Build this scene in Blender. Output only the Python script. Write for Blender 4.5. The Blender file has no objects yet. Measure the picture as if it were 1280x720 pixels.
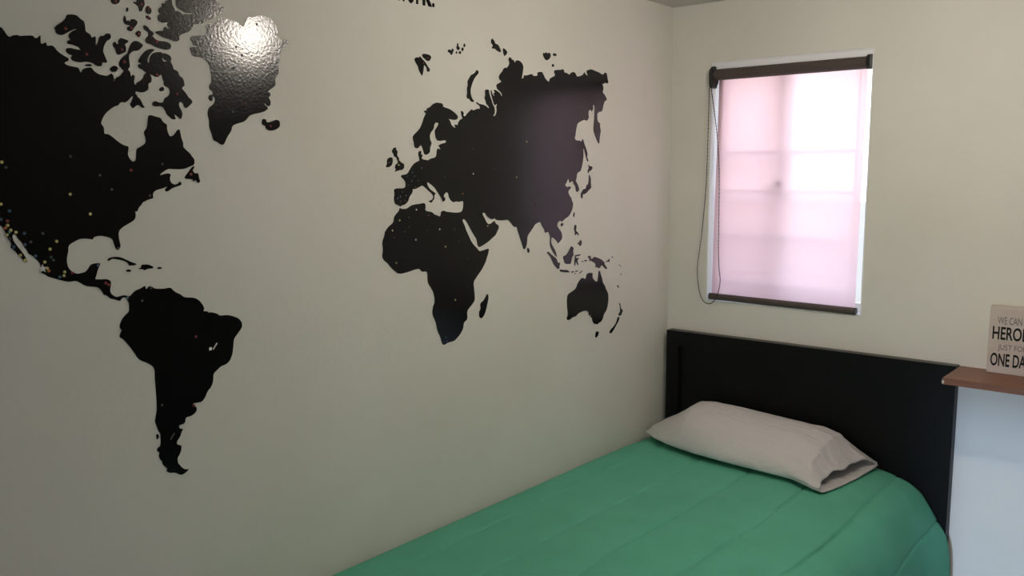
import bpy, bmesh, math, random
from mathutils import Vector, Matrix, noise
from mathutils.geometry import tessellate_polygon

SC = bpy.context.scene
COL = SC.collection
PI = math.pi

# ------------------------------------------------------------------ camera
cam_d = bpy.data.cameras.new('camera')
cam = bpy.data.objects.new('camera', cam_d)
COL.objects.link(cam)
cam_d.sensor_fit = 'HORIZONTAL'
cam_d.sensor_width = 36.0
cam_d.lens = 1082.315 / 1280 * 36.0
cam_d.clip_start = 0.02
_r, _u, _f = Vector((0.764026, 0.645174, -0.003919)), Vector((-0.081493, 0.102527, 0.991386)), Vector((-0.640018, 0.757125, -0.130911))
_m = Matrix((_r, _u, -_f)).transposed().to_4x4()
_m.translation = Vector((1.653883, -2.876181, 1.650000))
cam.matrix_world = _m
SC.camera = cam

# ------------------------------------------------------------------ exposure, world, daylight
SC.view_settings.view_transform = 'Standard'
SC.view_settings.look = 'None'
SC.view_settings.gamma = 1.0
SC.view_settings.exposure = 0.0
SC.view_settings.use_curve_mapping = False
SC.cycles.max_bounces = 10
SC.cycles.diffuse_bounces = 6
SC.cycles.transparent_max_bounces = 12
SC.cycles.use_denoising = True
SC.cycles.sample_clamp_indirect = 20.0
SC.cycles.caustics_reflective = False
SC.cycles.caustics_refractive = False

LAMP_STRENGTH = 230.0
LAMP_COLOR = (1.0, 0.905, 0.79)
SKY_STRENGTH = 7.6
DAY_STRENGTH = 1.5
DAY_COLOR = (0.42, 0.62, 1.0)

world = bpy.data.worlds.new('overcast_sky')
SC.world = world
world.use_nodes = True
wt = world.node_tree
wt.nodes.clear()
w_out = wt.nodes.new('ShaderNodeOutputWorld')
w_bg = wt.nodes.new('ShaderNodeBackground')
w_tc = wt.nodes.new('ShaderNodeTexCoord')
w_sep = wt.nodes.new('ShaderNodeSeparateXYZ')
w_ramp = wt.nodes.new('ShaderNodeValToRGB')
w_map = wt.nodes.new('ShaderNodeMapRange')
w_map.inputs['From Min'].default_value = -1
w_map.inputs['From Max'].default_value = 1
wt.links.new(w_tc.outputs['Generated'], w_sep.inputs[0])
wt.links.new(w_sep.outputs['Z'], w_map.inputs['Value'])
wt.links.new(w_map.outputs[0], w_ramp.inputs[0])
cr = w_ramp.color_ramp
cr.elements[0].position = 0.0
cr.elements[0].color = (0.20, 0.22, 0.25, 1)
cr.elements[1].position = 1.0
cr.elements[1].color = (0.45, 0.62, 0.95, 1)
for pos, c in ((0.46, (0.30, 0.31, 0.36, 1)), (0.50, (0.85, 0.84, 0.84, 1)), (0.56, (1.0, 0.97, 0.92, 1)), (0.70, (0.8, 0.88, 1.0, 1))):
    e = cr.elements.new(pos)
    e.color = c
wt.links.new(w_ramp.outputs[0], w_bg.inputs['Color'])
w_bg.inputs['Strength'].default_value = SKY_STRENGTH
wt.links.new(w_bg.outputs[0], w_out.inputs[0])

day_d = bpy.data.lights.new('daylight', 'SUN')
day = bpy.data.objects.new('daylight', day_d)
COL.objects.link(day)
day_d.energy = DAY_STRENGTH
day_d.color = DAY_COLOR
day_d.angle = math.radians(3.5)
day.location = (1.5, -7.0, 2.2)
day.rotation_euler = Vector((-0.03, 1.0, -0.235)).to_track_quat('-Z', 'Y').to_euler()

# ------------------------------------------------------------------ helpers
def new_mat(name, color, rough=0.6, spec=0.5, metal=0.0):
    m = bpy.data.materials.new(name)
    m.use_nodes = True
    b = m.node_tree.nodes['Principled BSDF']
    b.inputs['Base Color'].default_value = (*color, 1)
    b.inputs['Roughness'].default_value = rough
    b.inputs['Specular IOR Level'].default_value = spec
    b.inputs['Metallic'].default_value = metal
    return m

def N(m, t):
    return m.node_tree.nodes.new(t)

def L(m, a, b):
    m.node_tree.links.new(a, b)

def bsdf(m):
    return m.node_tree.nodes['Principled BSDF']

def coords(m, scale=(1, 1, 1)):
    g = N(m, 'ShaderNodeNewGeometry')
    mp = N(m, 'ShaderNodeMapping')
    mp.inputs['Scale'].default_value = scale
    L(m, g.outputs['Position'], mp.inputs['Vector'])
    return mp.outputs['Vector']

def add_bump(m, scale, strength, dist=0.01, detail=4, vec_scale=(1, 1, 1)):
    v = coords(m, vec_scale)
    n = N(m, 'ShaderNodeTexNoise')
    n.inputs['Scale'].default_value = scale
    n.inputs['Detail'].default_value = detail
    L(m, v, n.inputs['Vector'])
    b = N(m, 'ShaderNodeBump')
    b.inputs['Strength'].default_value = strength
    b.inputs['Distance'].default_value = dist
    L(m, n.outputs['Fac'], b.inputs['Height'])
    L(m, b.outputs['Normal'], bsdf(m).inputs['Normal'])
    return b

def add_mottle(m, c0, c1, scale, lo=0.35, hi=0.65, detail=5, vec_scale=(1, 1, 1)):
    v = coords(m, vec_scale)
    n = N(m, 'ShaderNodeTexNoise')
    n.inputs['Scale'].default_value = scale
    n.inputs['Detail'].default_value = detail
    L(m, v, n.inputs['Vector'])
    r = N(m, 'ShaderNodeValToRGB')
    r.color_ramp.elements[0].position = lo
    r.color_ramp.elements[0].color = (*c0, 1)
    r.color_ramp.elements[1].position = hi
    r.color_ramp.elements[1].color = (*c1, 1)
    L(m, n.outputs['Fac'], r.inputs[0])
    L(m, r.outputs[0], bsdf(m).inputs['Base Color'])

def add_box(bm, x0, x1, y0, y1, z0, z1, bevel=0.0, seg=2):
    g = bmesh.ops.create_cube(bm, size=1.0)
    vs = g['verts']
    for v in vs:
        v.co = Vector((x0 + (v.co.x + .5) * (x1 - x0), y0 + (v.co.y + .5) * (y1 - y0), z0 + (v.co.z + .5) * (z1 - z0)))
    if bevel:
        es = list({e for v in vs for e in v.link_edges})
        bmesh.ops.bevel(bm, geom=es, offset=bevel, segments=seg, affect='EDGES', profile=0.5)

def add_cyl(bm, p0, p1, r0, r1=None, seg=20, caps=True):
    r1 = r0 if r1 is None else r1
    p0, p1 = Vector(p0), Vector(p1)
    d = (p1 - p0)
    q = Vector((0, 0, 1)).rotation_difference(d.normalized())
    mat = Matrix.Translation((p0 + p1) / 2) @ q.to_matrix().to_4x4()
    bmesh.ops.create_cone(bm, cap_ends=caps, segments=seg, radius1=r0, radius2=r1, depth=d.length, matrix=mat)

def add_lathe(bm, prof, center, seg=24):
    """prof: list of (radius, z)"""
    rings = []
    for r, z in prof:
        if r < 1e-6:
            rings.append([bm.verts.new((center[0], center[1], center[2] + z))])
        else:
            rings.append([bm.verts.new((center[0] + r * math.cos(2 * PI * i / seg), center[1] + r * math.sin(2 * PI * i / seg), center[2] + z)) for i in range(seg)])
    for a, b in zip(rings, rings[1:]):
        for i in range(seg):
            j = (i + 1) % seg
            if len(a) == 1 and len(b) > 1:
                bm.faces.new((a[0], b[i], b[j]))
            elif len(b) == 1 and len(a) > 1:
                bm.faces.new((a[i], b[0], a[j]))
            elif len(a) > 1:
                bm.faces.new((a[i], b[i], b[j], a[j]))

def add_tube(bm, pts, r, seg=8):
    rings = []
    pts = [Vector(p) for p in pts]
    for i, p in enumerate(pts):
        t = (pts[min(i + 1, len(pts) - 1)] - pts[max(i - 1, 0)]).normalized()
        a = t.orthogonal() if i == 0 else (rings_n - t * rings_n.dot(t))
        a.normalize()
        rings_n = a
        b = t.cross(a)
        rings.append([bm.verts.new(p + a * r * math.cos(2 * PI * k / seg) + b * r * math.sin(2 * PI * k / seg)) for k in range(seg)])
    for a, b in zip(rings, rings[1:]):
        for k in range(seg):
            bm.faces.new((a[k], a[(k + 1) % seg], b[(k + 1) % seg], b[k]))
    bm.faces.new(rings[0][::-1])
    bm.faces.new(rings[-1])

def obj(name, bm, mat, parent=None, smooth=False, recalc=True):
    if recalc:
        bmesh.ops.recalc_face_normals(bm, faces=bm.faces[:])
    me = bpy.data.meshes.new(name)
    bm.to_mesh(me)
    bm.free()
    if smooth:
        for p in me.polygons:
            p.use_smooth = True
    me.materials.append(mat)
    o = bpy.data.objects.new(name, me)
    COL.objects.link(o)
    if parent is not None:
        # geometry is written in room coordinates; shift it to the parent's frame
        off = world_loc(parent)
        me.transform(Matrix.Translation(-off))
        o.parent = parent
    return o

def world_loc(o):
    v = Vector(o.location)
    while o.parent is not None:
        o = o.parent
        v += Vector(o.location)
    return v

def recentre(o):
    """put a one-mesh thing's origin at the middle of its base"""
    co = [v.co for v in o.data.vertices]
    c = Vector(((min(v.x for v in co) + max(v.x for v in co)) / 2, (min(v.y for v in co) + max(v.y for v in co)) / 2, min(v.z for v in co)))
    o.data.transform(Matrix.Translation(-c))
    o.location = c

def tag(o, label, cat, group=None):
    o['label'] = label
    o['category'] = cat
    if group:
        o['group'] = group
    return o

def empty(name, loc, label, cat, group=None):
    o = bpy.data.objects.new(name, None)
    o.location = loc
    o.empty_display_size = 0.1
    COL.objects.link(o)
    return tag(o, label, cat, group)

def structure(o):
    o['kind'] = 'structure'
    return o

def cr_spline(pts, n, closed=False):
    pts = [Vector(p) for p in pts]
    out = []
    m = len(pts)
    segs = m if closed else m - 1
    for i in range(segs):
        p0 = pts[(i - 1) % m] if closed or i > 0 else pts[0]
        p1 = pts[i]
        p2 = pts[(i + 1) % m]
        p3 = pts[(i + 2) % m] if closed or i + 2 < m else pts[m - 1]
        for k in range(n):
            t = k / n
            out.append(0.5 * ((2 * p1) + (p2 - p0) * t + (2 * p0 - 5 * p1 + 4 * p2 - p3) * t * t + (3 * p1 - p0 - 3 * p2 + p3) * t ** 3))
    if not closed:
        out.append(pts[-1])
    return out

def lerp_table(tab, t):
    if t <= tab[0][0]:
        return tab[0][1:]
    for a, b in zip(tab, tab[1:]):
        if t <= b[0]:
            k = (t - a[0]) / (b[0] - a[0])
            return tuple(p + (q - p) * k for p, q in zip(a[1:], b[1:]))
    return tab[-1][1:]

# ------------------------------------------------------------------ materials
M_wall = new_mat('wall_paint', (0.72, 0.70, 0.62), 0.75, 0.3)
add_mottle(M_wall, (0.70, 0.68, 0.61), (0.735, 0.718, 0.655), 2.2, 0.36, 0.6)
add_bump(M_wall, 90, 0.12, 0.004)
M_dark = new_mat('slate_paint', (0.15, 0.145, 0.14), 0.8, 0.2)
M_ceil = new_mat('ceiling_paint', (0.62, 0.60, 0.55), 0.85, 0.2)
add_bump(M_ceil, 60, 0.2, 0.004)
M_floor = new_mat('floor_tile', (0.55, 0.54, 0.52), 0.35)
M_alu = new_mat('white_aluminium', (0.88, 0.89, 0.91), 0.35)
M_vinyl = new_mat('black_vinyl', (0.0016, 0.0017, 0.0018), 0.172, 0.32)
add_bump(M_vinyl, 170, 0.055, 0.004, 2)
M_black = new_mat('black_lacquer', (0.004, 0.004, 0.0045), 0.42, 0.17)
add_bump(M_black, 30, 0.05, 0.003, 4, (1, 1, 8))
M_edge = new_mat('painted_edge_highlight', (0.05, 0.045, 0.04), 0.4, 0.5)  # highlight along the headboard's top edge, put in as a lighter colour
M_plastic = new_mat('black_plastic', (0.012, 0.012, 0.012), 0.35)
M_bar = new_mat('brown_blind_rail', (0.085, 0.066, 0.058), 0.6, 0.3)
M_green = new_mat('green_cotton', (0.062, 0.235, 0.152), 0.9, 0.15)
add_mottle(M_green, (0.112, 0.415, 0.282), (0.126, 0.450, 0.310), 9, 0.35, 0.65)
add_bump(M_green, 420, 0.16, 0.003, 3)
M_white = new_mat('white_cotton', (0.595, 0.575, 0.565), 0.9, 0.15)
_b1 = add_bump(M_white, 60, 0.15, 0.006, 4)
_wn = N(M_white, 'ShaderNodeTexNoise')
_wn.inputs['Scale'].default_value = 1.0
_wn.inputs['Detail'].default_value = 3
_wn.inputs['Distortion'].default_value = 1.2
L(M_white, coords(M_white, (9, 20, 11)), _wn.inputs['Vector'])
_b2 = N(M_white, 'ShaderNodeBump')
_b2.inputs['Strength'].default_value = 0.55
_b2.inputs['Distance'].default_value = 0.02
L(M_white, _wn.outputs['Fac'], _b2.inputs['Height'])
L(M_white, _b2.outputs['Normal'], _b1.inputs['Normal'])
M_mattress = new_mat('mattress_ticking', (0.6, 0.6, 0.58), 0.9)
M_wood = new_mat('brown_wood_veneer', (0.20, 0.085, 0.045), 0.42, 0.4)
add_mottle(M_wood, (0.165, 0.066, 0.036), (0.235, 0.105, 0.058), 7, 0.3, 0.7, 6, (1.0, 9, 9))
M_chip = new_mat('bare_chipboard', (0.62, 0.55, 0.47), 0.8)
M_signwood = new_mat('whitewashed_wood', (0.56, 0.49, 0.44), 0.7, 0.3)
add_mottle(M_signwood, (0.53, 0.46, 0.41), (0.60, 0.53, 0.48), 14, 0.3, 0.7, 5, (1, 1, 5))
M_ink = new_mat('black_ink', (0.008, 0.008, 0.008), 0.6, 0.2)
M_greyink = new_mat('grey_ink', (0.16, 0.145, 0.135), 0.7, 0.2)
M_socket = new_mat('white_porcelain', (0.8, 0.8, 0.78), 0.3)
M_steel = new_mat('dark_grille_steel', (0.30, 0.29, 0.29), 0.5)
M_ground = new_mat('pale_concrete', (0.45, 0.42, 0.40), 0.9)

M_bulb = bpy.data.materials.new('lit_bulb')
M_bulb.use_nodes = True
_b = bsdf(M_bulb)
_b.inputs['Base Color'].default_value = (1, 1, 1, 1)
_b.inputs['Emission Color'].default_value = (*LAMP_COLOR, 1)
_b.inputs['Emission Strength'].default_value = LAMP_STRENGTH

def glass_mat(name, tint):
    m = bpy.data.materials.new(name)
    m.use_nodes = True
    t = m.node_tree
    t.nodes.remove(t.nodes['Principled BSDF'])
    out = t.nodes['Material Output']
    tr = t.nodes.new('ShaderNodeBsdfTransparent')
    tr.inputs[0].default_value = (*tint, 1)
    gl = t.nodes.new('ShaderNodeBsdfGlossy')
    gl.inputs['Roughness'].default_value = 0.02
    mx = t.nodes.new('ShaderNodeMixShader')
    mx.inputs[0].default_value = 0.05
    t.links.new(tr.outputs[0], mx.inputs[1])
    t.links.new(gl.outputs[0], mx.inputs[2])
    t.links.new(mx.outputs[0], out.inputs[0])
    return m
M_glass = glass_mat('window_glass', (0.93, 0.95, 0.95))
M_dimmer = glass_mat('pane_dimmer', (0.90, 0.87, 0.87))  # tint of the added sheet that darkens the left pane

# translucent roller-blind cloth: brown threads that let daylight glow through
M_blind = bpy.data.materials.new('blind_cloth')
M_blind.use_nodes = True
_t = M_blind.node_tree
_t.nodes.remove(_t.nodes['Principled BSDF'])
_o = _t.nodes['Material Output']
_df = _t.nodes.new('ShaderNodeBsdfDiffuse'); _df.inputs[0].default_value = (0.16, 0.125, 0.115, 1)
_tl = _t.nodes.new('ShaderNodeBsdfTranslucent'); _tl.inputs[0].default_value = (0.76, 0.52, 0.535, 1)
_tp = _t.nodes.new('ShaderNodeBsdfTransparent'); _tp.inputs[0].default_value = (0.42, 0.36, 0.38, 1)
_a1 = _t.nodes.new('ShaderNodeMixShader'); _a1.inputs[0].default_value = 0.8
_a2 = _t.nodes.new('ShaderNodeMixShader'); _a2.inputs[0].default_value = 0.07
_t.links.new(_df.outputs[0], _a1.inputs[1]); _t.links.new(_tl.outputs[0], _a1.inputs[2])
_t.links.new(_a1.outputs[0], _a2.inputs[1]); _t.links.new(_tp.outputs[0], _a2.inputs[2])
_t.links.new(_a2.outputs[0], _o.inputs[0])

# floor tile pattern
_v = coords(M_floor)
_br = N(M_floor, 'ShaderNodeTexBrick')
_br.offset = 0.0
_br.inputs['Color1'].default_value = (0.68, 0.67, 0.66, 1)
_br.inputs['Color2'].default_value = (0.65, 0.64, 0.63, 1)
_br.inputs['Mortar'].default_value = (0.2, 0.19, 0.18, 1)
_br.inputs['Scale'].default_value = 1.0
_br.inputs['Mortar Size'].default_value = 0.004
_br.inputs['Brick Width'].default_value = 0.33
_br.inputs['Row Height'].default_value = 0.33
L(M_floor, _v, _br.inputs['Vector'])
L(M_floor, _br.outputs['Color'], bsdf(M_floor).inputs['Base Color'])

# ------------------------------------------------------------------ the room
RX, RY, H, T = 1.95, -4.20, 2.2473, 0.15
WX0, WX1, WZ0, WZ1 = 0.1585, 0.7198, 1.1833, 2.0406          # back window opening
DX0, DX1, DZ = 1.08, 1.90, 2.00                            # open doorway behind the camera

bm = bmesh.new(); add_box(bm, -T, RX + T, RY - T, T, -0.12, 0)
structure(obj('floor', bm, M_floor))
bm = bmesh.new(); add_box(bm, -T, RX + T, RY - T, T, H, H + 0.12)
structure(obj('ceiling', bm, M_ceil))
bm = bmesh.new(); add_box(bm, -T, 0, RY - T, T, 0, H)
structure(obj('wall_left', bm, M_wall))
bm = bmesh.new()
add_box(bm, 0, DX0, RY - T, RY, 0, H)
add_box(bm, DX1, RX, RY - T, RY, 0, H)
add_box(bm, DX0, DX1, RY - T, RY, DZ, H)
structure(obj('wall_front', bm, M_dark))
bm = bmesh.new()
add_box(bm, 0, WX0, 0, T, 0, H)
add_box(bm, WX1, RX, 0, T, 0, H)
add_box(bm, WX0, WX1, 0, T, 0, WZ0)
add_box(bm, WX0, WX1, 0, T, WZ1, H)
structure(obj('wall_back', bm, M_wall))
bm = bmesh.new()
add_box(bm, RX, RX + T, RY - T, T, 0, H)
structure(obj('wall_right', bm, M_dark))
bm = bmesh.new(); add_box(bm, -14, 14, T + 0.02, 26, -2.7, -2.6)
structure(obj('ground', bm, M_ground))

bm = bmesh.new(); add_box(bm, -6, 8, 0.95, 1.10, -2.6, 1.52)  # unseen wall added to cut skylight on the lower part of the blind
structure(obj('wall_sky_blocker', bm, M_ground))
# unseen tunnel added to hold back stray skylight, open to the daylight beam
HY0, HY1 = RY - T, RY - T - 1.1
bm = bmesh.new()
add_box(bm, 0.60, 0.75, HY1, HY0, -0.12, 2.5)
add_box(bm, 2.10, 2.25, HY1, HY0, -0.12, 2.5)
add_box(bm, 0.75, 2.10, HY1, HY0, 2.4, 2.5)
add_box(bm, 0.75, 2.10, HY1, HY0, -0.12, 0.0)
structure(obj('wall_light_tunnel', bm, M_dark))

# back window: white aluminium slider with meeting stiles, grille outside
bm = bmesh.new()
f = 0.004
add_box(bm, WX0 + .0005, WX0 + f, 0.001, T - .01, WZ0 + .0005, WZ1 - .0005)
add_box(bm, WX1 - f, WX1 - .0005, 0.001, T - .01, WZ0 + .0005, WZ1 - .0005)
add_box(bm, WX0 + f, WX1 - f, 0.001, T - .01, WZ1 - f, WZ1 - .0005)
add_box(bm, WX0 + f, WX1 - f, 0.001, T - .01, WZ0 + .0005, WZ0 + f)
win = structure(obj('window_1', bm, M_alu))
cxm = 0.412
def sash(x0, x1, y0, y1, glass, gname, stile_l, stile_r):
    z0, z1 = WZ0 + f, WZ1 - f
    b = bmesh.new()
    add_box(b, x0, x0 + stile_l, y0, y1, z0, z1, .002, 1)
    add_box(b, x1 - stile_r, x1, y0, y1, z0, z1, .002, 1)
    add_box(b, x0 + stile_l, x1 - stile_r, y0, y1, z0, z0 + .032, .002, 1)
    add_box(b, x0 + stile_l, x1 - stile_r, y0, y1, z1 - .028, z1, .002, 1)
    s = obj('sash', b, M_alu, win)
    b = bmesh.new()
    ym = (y0 + y1) / 2
    add_box(b, x0 + stile_l - .004, x1 - stile_r + .004, ym - .002, ym + .002, z0 + .028, z1 - .024)
    obj(gname, b, glass, s)
    return s
s_left = sash(WX0 + f, cxm + .018, 0.064, 0.082, M_glass, 'window_pane', .028, .030)
s_right = sash(cxm - .014, WX1 - f, 0.042, 0.060, M_glass, 'window_pane', .026, .008)
b = bmesh.new(); add_box(b, cxm - .009, cxm + .007, 0.026, 0.043, 1.570, 1.625, .003, 2); add_box(b, cxm - .004, cxm + .020, 0.020, 0.030, 1.606, 1.622, .003, 2)
obj('latch', b, M_plastic, s_right)
b = bmesh.new(); add_box(b, WX0 + .006, cxm - .01, 0.110, 0.112, WZ0 + .006, WZ1 - .006)
obj('pane_dimmer', b, M_dimmer, win)  # see-through sheet added to dim the left half of the window
b = bmesh.new()
for z in (1.287, 1.443, 1.583, 1.721):
    add_box(b, WX0 + .02, 0.648, 0.096, 0.105, z - .0065, z + .0065)
for x in (WX0 + .014, 0.648):
    add_box(b, x - .004, x + .004, 0.096, 0.105, WZ0 + .006, WZ1 - .006)
obj('grille', b, M_steel, win)
b = bmesh.new()
add_box(b, WX0 + .018, WX0 + .040, 0.026, 0.040, WZ0 + f, WZ1 - f, .0015, 1)
add_box(b, WX0 + f, WX1 - f, 0.005, 0.018, WZ1 - .026, WZ1 - f, .0015, 1)
obj('window_frame', b, M_alu, win)

# door frame behind the camera
bm = bmesh.new()
add_box(bm, DX0 - .06, DX0 - .0005, RY, RY + .015, 0, DZ + .06, .002, 1)
add_box(bm, DX1 + .0005, DX1 + .04, RY, RY + .015, 0, DZ + .06, .002, 1)
add_box(bm, DX0 - .0005, DX1 + .0005, RY, RY + .015, DZ, DZ + .06, .002, 1)
structure(obj('trim_1', bm, M_alu))

# ------------------------------------------------------------------ bed
HX0, HX1, HZ, HY = 0.0225, 1.0225, 1.0636, -0.0426
bed = empty('bed', (0.52, -1.0, 0), 'single bed with a tall flat black headboard against the back wall', 'bed')
bm = bmesh.new()
st = 0.055
add_box(bm, HX0, 0.073, HY, -0.004, 0.0, HZ)
add_box(bm, 0.073, 0.100, HY, -0.004, HZ - st, HZ)
add_box(bm, 0.100, HX1, HY, -0.004, 0.18, HZ)
add_box(bm, HX1 - st, HX1, HY, -0.004, 0.0, 0.18)
hb = obj('headboard', bm, M_black, bed)
bm = bmesh.new()
add_box(bm, 0.0735, 0.0995, HY + .018, -0.006, 0.18, HZ - st - .0005)
obj('groove_panel', bm, M_black, hb)
bm = bmesh.new(); add_box(bm, HX0 + .002, HX1 - .002, HY + .004, -0.006, HZ, HZ + .0012)
e = obj('edge_highlight', bm, M_edge, hb)
e['label'] = 'greyish top edge with painted-in highlight'
bm = bmesh.new()
add_box(bm, 0.055, 0.925, -1.99, HY - .002, 0.26, 0.36, .004, 2)
obj('bed_base', bm, M_black, bed)
for (x, y) in ((0.10, -1.93), (0.88, -1.93), (0.10, -0.12), (0.88, -0.12)):
    bm = bmesh.new(); add_cyl(bm, (x, y, 0), (x, y, 0.262), 0.022, 0.03)
    obj('leg', bm, M_black, bed, smooth=False)
bm = bmesh.new(); add_box(bm, 0.035, 0.930, -1.98, HY - .012, 0.36, 0.60, .035, 4)
obj('mattress', bm, M_mattress, bed, smooth=True)

# ------------------------------------------------------------------ comforter
SEAMS = (0.135, 0.322, 0.507, 0.698, 0.878, 1.06)
# section (run, x, z) from the wall over the top and down the open side
SEC0 = [(0.012, 0.560), (0.007, 0.630), (0.016, 0.664), (0.06, 0.676), (0.20, 0.688), (0.40, 0.697), (0.60, 0.702), (0.76, 0.700), (0.84, 0.693), (0.895, 0.680), (0.940, 0.654), (0.972, 0.615), (1.000, 0.575), (1.022, 0.535), (1.033, 0.490), (1.038, 0.430), (1.040, 0.360), (1.044, 0.290), (1.048, 0.220)]
SEC1 = [(0.012, 0.560), (0.007, 0.640), (0.016, 0.674), (0.06, 0.684), (0.20, 0.692), (0.40, 0.698), (0.60, 0.700), (0.78, 0.697), (0.86, 0.690), (0.915, 0.676), (0.955, 0.650), (0.982, 0.610), (1.000, 0.560), (1.014, 0.505), (1.024, 0.445), (1.032, 0.385), (1.040, 0.325), (1.047, 0.270), (1.054, 0.215)]
def resample(sec, n):
    pts = cr_spline([(a, 0, b) for a, b in sec], 12)
    ls = [0.0]
    for p, q in zip(pts, pts[1:]):
        ls.append(ls[-1] + (q - p).length)
    out = []
    k = 0
    for i in range(n):
        s = ls[-1] * i / (n - 1)
        while k < len(ls) - 2 and ls[k + 1] < s:
            k += 1
        t = (s - ls[k]) / max(1e-9, ls[k + 1] - ls[k])
        p = pts[k].lerp(pts[k + 1], min(1, max(0, t)))
        out.append((p.x, p.z))
    return out
NS, NY = 520, 190
s0, s1 = resample(SEC0, NS), resample(SEC1, NS)
Y_HEAD, Y_FOOT = -0.052, -2.03
bm = bmesh.new()
grid = []
for j in range(NY + 24):
    row = []
    if j <= NY:
        y = Y_HEAD + (Y_FOOT - Y_HEAD) * j / NY
        drop = 0.0
    else:
        y = Y_FOOT - 0.03 * math.sin((j - NY) / 23 * PI / 2)
        drop = 0.42 * ((j - NY) / 23)
    k = min(1.0, max(0.0, (-y - 0.06) / 0.34))
    k = k * k * (3 - 2 * k)
    for i in range(NS):
        x = s0[i][0] * (1 - k) + s1[i][0] * k
        z = s0[i][1] * (1 - k) + s1[i][1] * k
        i0, i1 = max(0, i - 1), min(NS - 1, i + 1)
        tx = s1[i1][0] - s1[i0][0]
        tz = s1[i1][1] - s1[i0][1]
        ln = math.hypot(tx, tz)
        nx, nz = -tz / ln, tx / ln
        # run coordinate: x on the top, continued down the side
        run = x if z > 0.66 or x < 0.5 else 0.95 + (0.66 - z) * 0.9 + (x - 0.95) * 0.5
        wob = 0.007 * noise.noise(Vector((y * 2.3, 3.1, 0))) + 0.003 * noise.noise(Vector((y * 7, 9.1, 0)))
        dmin = min(abs(run - s - wob * (1 + ii * .3)) for ii, s in enumerate(SEAMS))
        puff = 0.0025 * (min(1.0, dmin / 0.05) ** 0.5) - 0.0085 * math.exp(-(dmin / 0.0038) ** 2) * (0.55 + 0.6 * noise.noise(Vector((y * 3.1, run * 5, 4.2))))
        w = 0.004 * noise.noise(Vector((x * 4, y * 3, z * 4))) + 0.0018 * noise.noise(Vector((x * 13, y * 9, z * 12)))
        # soft diagonal folds where the cloth turns over the open edge
        fold = 0.0
        if x > 0.82:
            a = min(1.0, (x - 0.82) / 0.16)
            fold = a * 0.006 * math.sin(17 * y + 5 * z + 2.5 * noise.noise(Vector((y * 3, z * 2, 1.7)))) * (0.4 + 0.6 * min(1, max(0, (0.68 - z) / 0.2)))
            fold *= min(1.0, max(0.15, (-y - 0.05) / 0.3))
        fade = min(1.0, max(0.0, (x - 0.012) / 0.05))
        d = (puff + w + fold) * fade
        px = max(0.004, x + nx * d)
        row.append(bm.verts.new((px, y, max(0.05, z + nz * d - (drop if z - drop > 0.20 else max(0, z - 0.20))))))
    grid.append(row)
for a, b in zip(grid, grid[1:]):
    for i in range(NS - 1):
        bm.faces.new((a[i], a[i + 1], b[i + 1], b[i]))
comf = obj('comforter', bm, M_green, None, smooth=True)
recentre(comf)
sol = comf.modifiers.new('thickness', 'SOLIDIFY')
sol.thickness = 0.012
sol.offset = -1.0
tag(comf, 'plain green quilted comforter with long stitched seams spread over the bed', 'comforter')

# ------------------------------------------------------------------ pillow
pil = empty('pillow', (0.42, -0.21, 0.695), 'plump white pillow lying on the green comforter against the black headboard', 'pillow')
# station: t, x front, x back, y front, y back, height, base z
ST = [(0.00, 0.026, 0.046, -0.184, -0.150, 0.006, 0.703),
      (0.03, 0.050, 0.055, -0.212, -0.115, 0.026, 0.703),
      (0.10, 0.110, 0.085, -0.262, -0.085, 0.056, 0.703),
      (0.18, 0.180, 0.150, -0.302, -0.068, 0.092, 0.705),
      (0.25, 0.235, 0.215, -0.322, -0.060, 0.132, 0.706),
      (0.33, 0.300, 0.280, -0.340, -0.060, 0.141, 0.707),
      (0.45, 0.400, 0.380, -0.354, -0.060, 0.139, 0.708),
      (0.56, 0.495, 0.475, -0.365, -0.060, 0.131, 0.709),
      (0.68, 0.590, 0.575, -0.368, -0.060, 0.127, 0.709),
      (0.78, 0.660, 0.655, -0.372, -0.060, 0.121, 0.709),
      (0.86, 0.705, 0.715, -0.392, -0.060, 0.106, 0.709),
      (0.93, 0.735, 0.765, -0.402, -0.064, 0.072, 0.708),
      (1.00, 0.768, 0.822, -0.406, -0.082, 0.046, 0.706)]
def section(t, inset=0.0):
    xf, xb, yf, yb, h, zb = lerp_table(ST, t)
    mid = (yf + yb) / 2
    open_end = max(0.0, (t - 0.86) / 0.14)
    ctl = [(yf + 0.020, zb + 0.003 * min(1, h / .06)),
           (yf - 0.004, zb + 0.20 * h),
           (yf + 0.10 * (yb - yf), zb + 0.55 * h),
           (yf + 0.32 * (yb - yf), zb + 0.84 * h),
           (yf + 0.58 * (yb - yf), zb + h * (1.0 - 0.12 * open_end)),
           (yf + 0.83 * (yb - yf), zb + h * 0.93),
           (yb, zb + 0.48 * h),
           (yb - 0.012, zb + 0.012 * min(1, h / .06)),
           (mid, zb)]
    pts = cr_spline([(0, a, b) for a, b in ctl], 7, closed=True)
    out = []
    cy = mid
    cz = zb + h * 0.45
    for p in pts:
        y = p.y; z = p.z
        y = cy + (y - cy) * (1 - inset); z = cz + (z - cz) * (1 - inset)
        k = (y - yf) / (yb - yf)
        back = 0.045 * max(0.0, (t - 0.86) / 0.14) * min(1.0, max(0.0, (z - zb) / h)) * (1 - 0.75 * k)
        out.append(Vector((xf + (xb - xf) * k - back, y, z)))
    return out
NT = 90
bm = bmesh.new()
rings = []
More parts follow.
